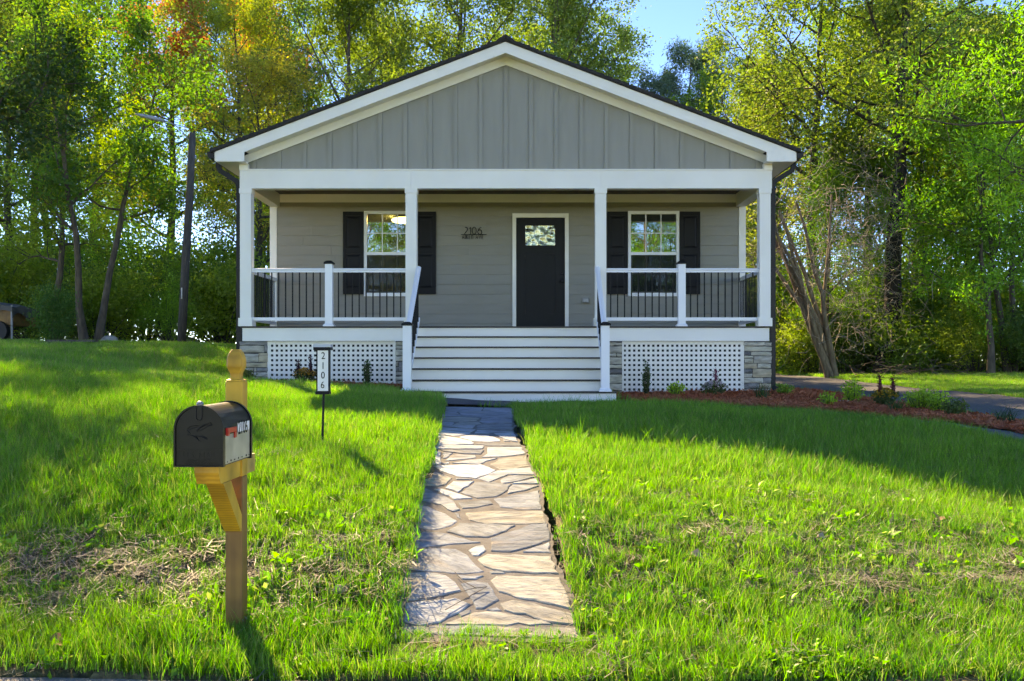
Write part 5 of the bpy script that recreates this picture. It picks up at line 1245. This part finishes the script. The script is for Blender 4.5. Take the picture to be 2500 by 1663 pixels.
variant('gum', dict(seed=6, Ht=17, r0=.22, base=.25, spread=3.4, limbs=20, nsub=6, ntw=4, shape='cone', el=(.3, .8)), 21000, .18, .13, .10, split=10.5)
variant('nearleft', dict(seed=7, Ht=11.5, r0=.26, base=.24, spread=5.0, limbs=16, nsub=8, ntw=5, el=(.15, .9)), 42000, .18, .115, .09, up=.9)
variant('willow', dict(seed=8, Ht=11, r0=.24, base=.33, spread=5.4, limbs=17, nsub=8, ntw=5, el=(.1, .9)), 44000, .18, .115, .034, up=.5, drop=.3)
variant('pine', dict(seed=9, Ht=17, r0=.22, base=.5, spread=2.9, limbs=22, nsub=6, ntw=4, shape='round', el=(.1, .6)), 34000, .17, .24, .045, drop=-.4, leafm='needle')
variant('sparse', dict(seed=10, Ht=12, r0=.2, base=.25, spread=3.6, limbs=16, nsub=7, ntw=4, trunk_wob=.08), 13000, .25, .12, .08)
def bush_var(key, seed, n, L, W, hgt=2.6, rad=1.6, clumps=46, leafm='leaf'):
    rg = np.random.default_rng(seed); cl_ = rg.normal(size=(clumps, 3)); cl_ /= np.linalg.norm(cl_, axis=1)[:, None]; cl_ *= (rg.random(clumps) ** .45)[:, None]
    C = np.column_stack([cl_[:, 0] * rad, cl_[:, 1] * rad, (cl_[:, 2] * .5 + .5) * hgt * rg.uniform(.7, 1.1, clumps) + .1]); i = rg.integers(0, clumps, n)
    P = C[i] + rg.normal(size=(n, 3)) * rad * .17; P[:, 2] = np.abs(P[:, 2]) + .03
    paths = []
    for c in C[::2]:
        b = np.array([c[0] * .15, c[1] * .15, -.05]); mid = (b + c) / 2 + rg.normal(size=3) * .15; paths.append(([b, mid, c], [.022, .014, .005], 4))
    tm = tubes_mesh('stems', paths); tm.materials.append(M['bark']); cm_ = leaves_mesh('foliage', P, L, W, rg, .6); cm_.materials.append(M[leafm]); VAR[key] = (tm, [cm_], hgt)
bush_var('bush', 21, 9000, .11, .07); bush_var('bush2', 22, 8000, .12, .075, 3.2, 1.5, 36); bush_var('thicket', 23, 9500, .11, .065, 4.2, 2.0, 60)
def tree(key, name, x, d, h, rot, cols, label, cat='tree', group=None, bark=(.085, .066, .050), wide=1.0, dz=0):
    tm, cr, H0 = VAR[key]; s = h / H0; z = g1(x, d) + dz
    t = thing(name, (x, d, z), label, cat, group); t.rotation_euler.z = rot; t.scale = (s * wide, s * wide, s)
    bush = key.startswith(('bush', 'thicket'))
    o = bpy.data.objects.new('stems' if bush else 'trunk', tm); COL.objects.link(o); o.parent = t; o.color = (*bark, 1)
    for i, c in enumerate(cr):
        o = bpy.data.objects.new('foliage' if bush else 'crown', c); COL.objects.link(o); o.parent = t; o.color = (*cols[min(i, len(cols) - 1)], 1)
    return t
DK, MG, YG, GD, RD, LM = (.045, .140, .026), (.080, .220, .030), (.150, .300, .036), (.30, .29, .045), (.50, .16, .055), (.120, .360, .034)
OL = (.135, .215, .042)
T = 'woodland trees behind the yard'
# left of the house
tree('nearleft', 'shade_tree', -14.2, 20.5, 12.0, .4, [(.032, .090, .020)], 'dark green leafy tree overhanging the lawn edge, nearest of the trees beside the trailer', group=T)
tree('twin', 'young_tree', -12.45, 27.0, 9.6, 1.2, [MG], 'slender twin-trunked tree standing at the edge of the lawn', group=T, bark=(.13, .095, .065))
tree('slim', 'young_tree', -14.3, 28.5, 9.2, 2.0, [(.24, .33, .04)], 'slim leaning tree just behind the tarpaulin-covered trailer', group=T, bark=(.13, .095, .065))
tree('gum', 'autumn_tree', -15.9, 42, 18.5, .7, [GD, RD], 'tall autumn tree with rust-red top above yellowing lower leaves', group=T)
tree('gum', 'autumn_tree', -12.6, 47, 18.5, 3.7, [YG, RD], 'second rust-topped autumn tree, farther back beside the taller one', group=T)
tree('oak2', 'yellowing_tree', -11.2, 38, 13.8, 0.3, [(.26, .31, .045)], 'yellow-green tree rising beyond the lower roof corner by the utility pole', group=T)
tree('sparse', 'yellowing_tree', -9.3, 33, 9.5, 1.3, [(.42, .34, .05)], 'small golden-leaved tree just beyond the downspout and porch corner', group=T)
tree('oak', 'broadleaf_tree', -7.0, 37, 14.6, 1.0, [OL], 'broad olive-green tree above the roof slope beside the yellow-green tree', group=T)
tree('oak2', 'broadleaf_tree', -2.6, 40, 17.6, 2.4, [OL], 'tall dark-limbed tree rising behind the roof beside the ridge', group=T)
tree('oak', 'broadleaf_tree', 1.9, 60, 24.6, 4.0, [OL], 'dense olive tree directly behind the roof peak', group=T)
tree('oak', 'broadleaf_tree', 4.0, 63, 22, 5.2, [(.09, .19, .04)], 'rounded tree behind the roof slope next to open sky', group=T)
tree('pine', 'pine_tree', 9.2, 55, 18.6, .5, [(.08, .17, .10)], 'blue-green pine standing in the gap of open sky', group=T, bark=(.12, .09, .07))
tree('slim', 'young_tree', 8.6, 44, 9.8, .9, [YG], 'pale yellow-green young tree below the pine', group=T)
# right of the house
tree('oak2', 'leaning_oak', 11.4, 30, 15.2, 4.4, [OL], 'tall oak with dark forked trunk beyond the driveway', group=T, bark=(.050, .038, .030), wide=1.3)
tree('oak2', 'tall_oak', 10.2, 34, 15.4, 2.9, [OL], 'tall olive oak just behind the leaning dead trunk, reaching toward the open sky', group=T, bark=(.07, .055, .042))
tree('willow', 'leafy_oak', 11.3, 16.5, 10.8, .2, [LM], 'bright lime-green tree with narrow leaves overhanging the driveway, nearest of the trees there', group=T)
tree('slim', 'young_tree', 13.1, 26.5, 7.8, 3.3, [LM], 'thin-stemmed young tree with bright leaves at the driveway edge', group=T, bark=(.10, .075, .055))
tree('twin', 'young_tree', 14.2, 27.5, 9.0, 4.1, [YG], 'yellow-green tree at the picture edge beyond the driveway verge', group=T)
tree('slim', 'young_tree', 9.6, 30.5, 6.2, 1.1, [MG], 'small green tree growing behind the leaning dead trunk', group=T)
tree('slim', 'young_tree', 13.2, 31, 8.6, 5.1, [YG], 'yellowing slim tree between the forked oak and the picture edge', group=T)
tree('sparse', 'bare_tree', 9.2, 36, 10.5, 2.2, [(.20, .24, .06)], 'sparse half-bare tree behind the roof corner beside the driveway', group=T, bark=(.20, .17, .14))
tree('oak', 'broadleaf_tree', 14.6, 40, 15, 1.9, [YG], 'large yellow-green tree far behind the forked oak', group=T)
for i, (x, d, h, k, c, lb) in enumerate(((-24, 46, 16, 'oak', YG, 'far yellow-green tree behind the tarpaulin-covered trailer'), (-20, 40, 13, 'oak2', MG, 'far green tree behind the nearest dark tree'), (-19, 35, 12, 'oak2', OL, 'olive tree between the trailer and the far yellow-green tree'), (-25, 54, 20, 'oak2', OL, 'farthest olive tree beyond the tarpaulin-covered trailer'), (-16, 57, 21, 'oak', MG, 'farthest green tree between the two rust-red treetops'), (-9.5, 58, 20, 'oak', OL, 'farthest olive tree over the lower roof slope'), (16.5, 35, 12, 'oak', MG, 'green tree deep behind the forked oak, near the picture edge'), (14, 52, 16, 'oak', OL, 'farthest olive tree above the leaning dead trunk'), (22, 54, 19, 'oak2', MG, 'farthest green tree at the picture edge over the driveway'), (18.5, 44, 15, 'oak2', MG, 'far green tree at the picture edge above the verge'), (12, 50, 14, 'oak2', YG, 'far yellow-green tree just beyond the pine'), (19, 33, 12, 'oak', LM, 'far bright green tree beyond the young trees of the verge'))):
    tree(k, 'far_tree', x, d, h, i * 1.3, [c], lb, group='far trees of the wood')
# undergrowth, each shrub on its own
rb = random.Random(3); G2 = 'undergrowth along the wood edge'; n_ = 0
SH = [(-17.5, 29, 3.0), (-16.2, 30.5, 3.4), (-15.0, 31.5, 3.2), (-13.7, 30.2, 2.6), (-13.2, 32.8, 4.0), (-11.6, 30.6, 2.4), (-11.0, 33.5, 3.8), (-10.0, 31.4, 3.0), (-9.2, 34.5, 4.2), (-8.4, 31.6, 2.8), (-7.6, 34.5, 3.6), (-19.5, 31, 3.6), (-14.4, 29.0, 1.7),
      (8.6, 35, 3.8), (9.6, 32.0, 2.6), (10.2, 34.5, 3.6), (10.6, 30.8, 2.2), (11.4, 32.5, 3.6), (12.2, 29.4, 2.2), (12.8, 31.0, 3.4), (13.4, 28.0, 2.2), (14.2, 29.6, 3.2), (14.4, 26.6, 2.0), (15.5, 28.5, 3.4), (16.2, 30.5, 4.0), (16.0, 26.0, 2.6), (11.0, 38, 5.0), (13.5, 37, 5.2), (-12, 38, 6), (-16, 37, 6.2), (-20, 36, 6), (-18, 42, 6.5), (-24, 38, 6.5), (8.8, 42, 6.5), (10.5, 43, 6.5), (15.8, 36, 6), (18, 36, 6.5), (18, 30, 4.5), (17.5, 27, 3.6), (12.4, 34, 4.4)]
shrubs = []
NEAR = ['behind the trailer', 'behind the slim leaning tree', 'behind the twin-trunked tree', 'by the utility pole', 'near the porch corner', 'beyond the verge', 'behind the forked oak', 'at the picture edge']
for i, (x, d, h) in enumerate(SH):
    k = ('bush', 'bush2', 'thicket')[i % 3] if h < 4 else 'thicket'; c = [MG, DK, YG, MG, DK, LM][i % 6] if x > 0 else [MG, YG, DK, YG, MG, LM][i % 6]
    size = 'low' if h < 2.5 else 'waist-high broad' if h < 3.1 else 'tall' if h < 4 else 'towering'; size = ('' if i % 2 else 'broad ') + size if h >= 4 else size; cn = {DK: 'dark green', MG: 'mid-green', YG: 'yellow-green', LM: 'lime-green'}[c]
    pl = ('behind the tarpaulin-covered trailer' if x < -15.2 else 'behind the twin-trunked tree' if x < -12.6 else 'beside the utility pole' if x < -10.4 else 'beyond the porch corner and downspout') if x < 0 else ('behind the leaning dead trunk' if x < 10.4 else 'under the forked oak' if x < 12 else 'beside the thin-stemmed young tree' if x < 14 else 'at the picture edge beyond the verge')
    lab = size + ' ' + cn + (' thicket ' if k == 'thicket' else ' shrub ') + pl + (', deeper in the wood' if d > 33.2 else '')
    shrubs.append([lab, k, x, d, h, i, (c[0] * 1.9, c[1] * 1.3, c[2] * 1.5)])
for lab, k, x, d, h, i, c in shrubs:
    same = sorted(q[3] for q in shrubs if q[0] == lab)
    if len(same) > 1: lab += ', nearest' if d == same[0] else ', farthest' if d == same[-1] else ', middle'
    tree(k, 'shrub', x, d, h, i * 1.7, [c], lab, 'shrub', G2 if x < 0 else 'undergrowth beyond the driveway', wide=.85 + .3 * rb.random())
tree('bush', 'sapling', -11.55, 23.2, 1.55, .3, [(.03, .15, .02)], 'feathery bright green sapling at the lawn edge near the planks', 'sapling', wide=.55)
# trees across the street, mirrored in the window panes
for i, (x, d, h, k, c, lb) in enumerate(((-9, -15, 12, 'oak', LM, 'tall tree across the street mirrored in the window by the number'), (-1.5, -19, 12, 'oak2', YG, 'tree across the street opposite the path'), (6.5, -15, 11, 'oak', LM, 'bright tree across the street mirrored in the window by the driveway'), (13, -18, 13, 'oak2', YG, 'tree across the street opposite the driveway'), (-5.5, -21, 15, 'oak', MG, 'tall tree farther back across the street, opposite the mailbox'), (9.5, -22, 15, 'oak', MG, 'tall tree farther back across the street, opposite the bed'), (3, -22, 14, 'oak2', YG, 'tall tree farther back across the street, opposite the door'), (-17, -20, 12, 'oak2', MG, 'green tree across the street opposite the wood'))):
    tree(k, 'street_tree', x, d, h, i * 2.1, [c], lb, group='trees across the street', dz=.0)
# old leaning trunk with peeling stems beyond the driveway
lx, ld = 9.15, 28.0; lz = g1(lx, ld)
lt_ = thing('dead_tree', (lx, ld, lz), 'pale leaning many-stemmed dead trunk beside the driveway', 'dead tree', T)
rg = np.random.default_rng(31); paths = []
for i in range(7):
    a = i * .9; o_ = np.array([lx + .12 * math.cos(a), ld + .12 * math.sin(a), lz - .1]); tpx = np.array([lx - 1.35 - .5 * (i % 3) * .6 + .3 * rg.normal(), ld + .4 * rg.normal(), lz + 4.6 + .6 * rg.random()])
    pts = [o_ + (tpx - o_) * np.array([t ** 1.15, t, t]) + rg.normal(size=3) * .05 * t + np.array([.1 * math.sin(t * 5 + a), .1 * math.cos(t * 4 + a), 0]) * t for t in np.linspace(0, 1, 9)]
    paths.append((pts, np.linspace(.105, .035, 9), 7))
for (q, w_) in (((-1.9, 0, 3.2), .07), ((.35, .1, 4.2), .06)):
    b = np.array([lx - .35, ld, lz + 1.3]); paths.append(([b, b + np.array(q) * (.35, 1, .3), b + np.array(q) * (.75, 1, .65), b + np.array(q)], [w_, w_ * .9, w_ * .7, .03], 6))
me = tubes_mesh('trunk', paths); me.materials.append(M['bark']); o = bpy.data.objects.new('trunk', me); COL.objects.link(o); o.parent = lt_; o.location = -Vector((lx, ld, lz)); o.color = (.20, .14, .085, 1)
paths = []
for i in range(420):
    c = np.array([lx - 1.0 + 1.4 * rg.normal() * .8 + .6, ld - .3 + rg.normal() * .7, lz + 3.6 + 1.5 * rg.normal()])
    if c[2] < lz + .6: continue
    paths.append((curve(rg, c, rg.normal(size=3) + (0, 0, .3), rg.uniform(.5, 1.6), 4, .45, -.06), [.009, .008, .006, .005, .003], 3))
me = tubes_mesh('twigs', paths); me.materials.append(M['bark']); o = bpy.data.objects.new('twigs', me); COL.objects.link(o); o.parent = lt_; o.location = -Vector((lx, ld, lz)); o.color = (.30, .26, .21, 1); o['kind'] = 'stuff'
vt = thing('vine_tangle', (10.6, 28.6, g1(10.6, 28.6)), 'grey tangle of bare vines hanging against the forked oak', 'vines', T); paths = []
for i in range(520):
    c = np.array([10.5 + .75 * rg.normal(), 28.6 + .6 * rg.normal(), 3.2 + 1.9 * rg.normal()])
    if c[2] < .3: continue
    paths.append((curve(rg, c, rg.normal(size=3) * (1, 1, .6), rg.uniform(.4, 1.3), 4, .5, -.10), [.008, .007, .006, .005, .003], 3))
me = tubes_mesh('vine', paths); me.materials.append(M['bark']); o = bpy.data.objects.new('vine', me); COL.objects.link(o); o.parent = vt; o.location = -vt.location; o.color = (.27, .235, .19, 1); o['kind'] = 'stuff'
# dead brush along the verge
for i, x in enumerate((10.4, 11.9)):
    paths = []; d0 = 27.2 - i * .35
    for k in range(34):
        c = np.array([x + rg.normal() * .55, d0 + rg.normal() * .3, g1(x, d0) + .05 + abs(rg.normal()) * .22]); paths.append((curve(rg, c, rg.normal(size=3) * (1, .6, .35), rg.uniform(.4, 1.5), 3, .2, 0), [.010, .008, .006, .003], 4))
    me = tubes_mesh('brush_pile', paths); me.materials.append(M['bark']); o = bpy.data.objects.new('brush_pile', me); COL.objects.link(o); o.color = (.11, .085, .065, 1)
    tag(o, ('dead twig pile at the foot of the leaning trunk', 'dead twig pile under the forked oak', 'dead twig pile under the thin-stemmed young tree', 'dead twig pile at the picture edge of the verge')[i], 'brush pile')

# ------------------------------------------------------------------ planted bed
def herb(name, x, d, label, cat, kind, h, w, col, flower=None, plume=None, seed=0):
    rg = np.random.default_rng(seed); z = g1(x, d) + .04; t = thing(name, (x, d, z), label, cat); n = 0
    def put(nm, me, m_, c):
        me.materials.append(M[m_]); o = bpy.data.objects.new(nm, me); COL.objects.link(o); o.parent = t; o.color = (*c, 1); return o
    if kind == 'grass':
        me = blade_tuft(rg, 60, h * 1.25, w * .35, 1.1, .011, 5); put('blades', me, 'leaf', col)
    else:
        nst = 16 if kind != 'upright' else 12; paths, anc = [], []
        for i in range(nst):
            a = i * 2.4; rr = w * .5 * math.sqrt((i + .5) / nst) * (1 if kind != 'upright' else .9); hh = h * (1 - .35 * (rr / (w * .5)) ** 2) * rg.uniform(.8, 1.05); tp = np.array([rr * math.cos(a), rr * math.sin(a), hh])
            if kind == 'upright': tp[:2] *= .75
            b = np.array([tp[0] * .25, tp[1] * .25, -.02]); mid = (b + tp) / 2 + np.array([tp[0], tp[1], 0]) * .15
            paths.append(([b, mid, tp], [.006, .005, .003], 4))
            for q in np.linspace(.25 if kind != 'upright' else .06, 1, 16): anc.append(b + (tp - b) * q + (mid - (b + tp) / 2) * 4 * q * (1 - q))
        put('stems', tubes_mesh('stems', paths), 'bark', (.10, .09, .04)); anc = np.array(anc)
        nl = int(520 * (h * w / .12) ** .8) if kind != 'upright' else 620
        P = anc[rg.integers(0, len(anc), nl)] + rg.normal(size=(nl, 3)) * (w * .07, w * .07, h * .05); P[:, 2] = np.maximum(P[:, 2], .01)
        put('foliage', leaves_mesh('foliage', P, .055 if kind != 'upright' else .040, .026 if kind != 'upright' else .020, rg, .9), 'leaf', col)
        if flower:
            a = rg.uniform(0, 6.28, 150); r_ = w * .5 * np.sqrt(rg.random(150)); Pf = np.column_stack([r_ * np.cos(a), r_ * np.sin(a), h * (.95 - .45 * (r_ / (w * .5)) ** 2) + .01]); put('blossom', leaves_mesh('blossom', np.repeat(Pf, 4, 0) + rg.normal(size=(600, 3)) * .007, .026, .018, rg, 1.5), 'petal', flower)
        if plume:
            for (dx, hh) in plume[1]:
                pts = np.array([[dx + .012 * math.sin(q * 3), -.03, h * .5 + hh * q] for q in np.linspace(0, 1, 6)]); me = tubes_mesh('plume', [(pts, np.array([.012, .024, .026, .022, .014, .004]), 7)])
                put('plume', me, 'petal', plume[0])
                rgp = np.random.default_rng(seed + 5); Q = pts[rgp.integers(1, 6, 160)] + rgp.normal(size=(160, 3)) * (.02, .02, .03); put('plume', leaves_mesh('plume', Q, .035, .014, rgp, 0, -1.0), 'petal', plume[0])
    return t
SHB = (.16, .32, .03); DG = (.035, .085, .020); LB = (.26, .46, .04)
def B(px, py, dd): return (px - 1282) * dd / 2300
herb('upright_shrub', B(1578, 0, 15.5), 15.5, 'narrow upright dark green shrub in front of the lattice by the driveway side', 'shrub', 'upright', .56, .20, DG, seed=1)
herb('upright_shrub', B(896, 0, 15.5), 15.5, 'narrow upright dark green shrub in front of the lattice behind the stake sign', 'shrub', 'upright', .47, .20, DG, seed=2)
herb('small_shrub', B(1650, 0, 15.0), 15.0, 'small variegated light green shrub between the upright shrub and the plumed flowers', 'shrub', 'mound', .22, .26, LB, seed=3)
herb('flowering_plant', B(1745, 0, 15.2), 15.2, 'white-edged mound with a purple plume in front of the lattice', 'flower', 'mound', .24, .42, (.10, .13, .04), flower=(.55, .42, .42), plume=((.22, .03, .07), ((.0, .26),)), seed=4)
herb('grass_clump', B(1862, 0, 14.4), 14.4, 'dark strappy grass clump beside the stone pier by the downspout', 'plant', 'grass', .26, .34, DG, seed=5)
herb('small_shrub', B(1915, 0, 15.4), 15.4, 'small leafy plant at the foot of the stone pier and downspout', 'shrub', 'mound', .16, .26, SHB, seed=6)
herb('round_shrub', B(2082, 0, 14.6), 14.6, 'rounded bright green shrub at the driveway side of the bed', 'shrub', 'mound', .36, .32, LB, seed=7)
herb('small_shrub', B(2022, 0, 13.4), 13.4, 'small bright green shrub on its own in the middle of the mulch', 'shrub', 'mound', .20, .22, LB, seed=8)
herb('flowering_plant', B(2160, 0, 13.6), 13.6, 'yellow flower mound with two dark red plumes in the middle of the bed', 'flower', 'mound', .26, .36, (.06, .09, .02), flower=(.62, .36, .03), plume=((.13, .018, .022), ((-.09, .30), (.10, .26))), seed=9)
herb('grass_clump', B(2186, 0, 12.6), 12.6, 'dark strappy grass clump in front of the yellow flower mound', 'plant', 'grass', .20, .26, DG, seed=10)
herb('round_shrub', B(2245, 0, 13.2), 13.2, 'largest bright green shrub in the bed near the driveway', 'shrub', 'mound', .34, .42, LB, seed=11)
herb('round_shrub', B(2290, 0, 13.0), 13.0, 'second large bright green shrub touching the largest one in the bed', 'shrub', 'mound', .32, .36, LB, seed=12)
herb('trailing_shrub', B(2330, 0, 12.4), 12.4, 'loose trailing green plant at the walkway side of the large shrubs', 'shrub', 'mound', .22, .34, (.07, .12, .02), seed=13)
herb('grass_clump', B(2455, 0, 11.6), 11.6, 'blue-green strappy grass clump at the far end of the bed', 'plant', 'grass', .22, .32, (.03, .075, .04), seed=14)
herb('flowering_plant', B(745, 0, 15.5), 15.5, 'orange flower mound with two dark red plumes behind the stake sign', 'flower', 'mound', .26, .40, (.06, .06, .02), flower=(.60, .27, .03), plume=((.07, .012, .018), ((-.11, .22), (.09, .30))), seed=15)
herb('small_shrub', B(604, 0, 15.4), 15.4, 'small yellow-green leafy plant at the stone pier behind the mailbox post', 'shrub', 'mound', .20, .24, (.15, .16, .02), seed=16)
# fallen leaves and twigs
for i, (x, d, r, s, c, lb) in enumerate(((1.02, 5.75, .4, .075, (.34, .24, .18), 'pale dry leaf on the grass bank beside the path'), (2.15, 5.25, 1.4, .075, (.22, .10, .04), 'brown curled leaf in the grass near the picture corner'), (-2.32, 4.68, 2.2, .085, (.26, .11, .04), 'rust-brown leaf in the verge grass below the straw bank'), (-1.02, 5.35, .9, .10, (.30, .25, .18), 'long pale dry leaf beside the path and the mailbox post'), (1.4, 4.7, 2.8, .06, (.28, .12, .04), 'small orange leaf at the bottom verge'), (-2.0, 6.5, 1.2, .06, (.25, .21, .17), 'grey dry leaf on the straw bank beside the post'), (1.9, 6.1, .2, .055, (.36, .28, .2), 'bleached leaf in the middle of the sunny bank'), (2.9, 6.6, 1.9, .06, (.26, .14, .08), 'brown leaf high on the sunny bank'))):
    z = g1(x, d) + .05; m = MB(); n = 10; v = [(x, d, z)]
    for k in range(n):
        a = 2 * math.pi * k / n; rr = s * (.55 + .45 * abs(math.cos(a))) * (1 if k % 2 else .72); u_, w_ = rr * math.cos(a), .6 * rr * math.sin(a); v.append((x + u_ * math.cos(r) - w_ * math.sin(r), d + u_ * math.sin(r) + w_ * math.cos(r), z + .02 * math.sin(a * 2 + i) + .015 * math.cos(a)))
    m.add(v, [(0, k + 1, (k + 1) % n + 1) for k in range(n)]); o = m.build('fallen_leaf', 'dry', color=c); tag(o, lb, 'leaf', 'fallen leaves in the lawn')
tw_ = MB(); 
for pts in ([(-.60, 5.30), (-.45, 5.33), (-.30, 5.42), (-.22, 5.44)], [(-.42, 5.62), (-.36, 5.50), (-.28, 5.42)], [(-.44, 5.18), (-.34, 5.30), (-.22, 5.44)]):
    tw_.tube([(x, d, float(path_z(d)) + .022) for x, d in pts], .0022, 5)
o = tw_.build('fallen_twig', 'pole'); tag(o, 'thin forked dark twig lying on the lower flagstones', 'twig')
# black erosion netting rolled out of the cut beside the path
def net(x, d0, d1, wdt, label, s):
    m = MB(); nu, nv = int(wdt / .022), int((d1 - d0) / .022); rgn = np.random.default_rng(7)
    def q(i, j):
        d = d0 + (d1 - d0) * j / nv; t = i / nu; xx = x + float(path_c(d)) + s * wdt * t; return (xx + .006 * rgn.normal(), d + .004 * rgn.normal(), float(path_z(d)) - .06 + (.16 + .03 * math.sin(d * 12)) * t ** .7)
    G = [[q(i, j) for i in range(nu + 1)] for j in range(nv + 1)]
    for j in range(nv + 1): m.tube(G[j], .0022, 3, False)
    for i in range(nu + 1): m.tube([G[j][i] for j in range(nv + 1)], .0022, 3, False)
    o = m.build('erosion_net', 'net'); tag(o, label, 'net'); return o
net(.50, 5.5, 6.2, .12, 'black erosion netting curling up at the sunny side of the path', 1); net(-.50, 5.0, 6.2, .12, 'black erosion netting along the path edge facing the mailbox', -1)
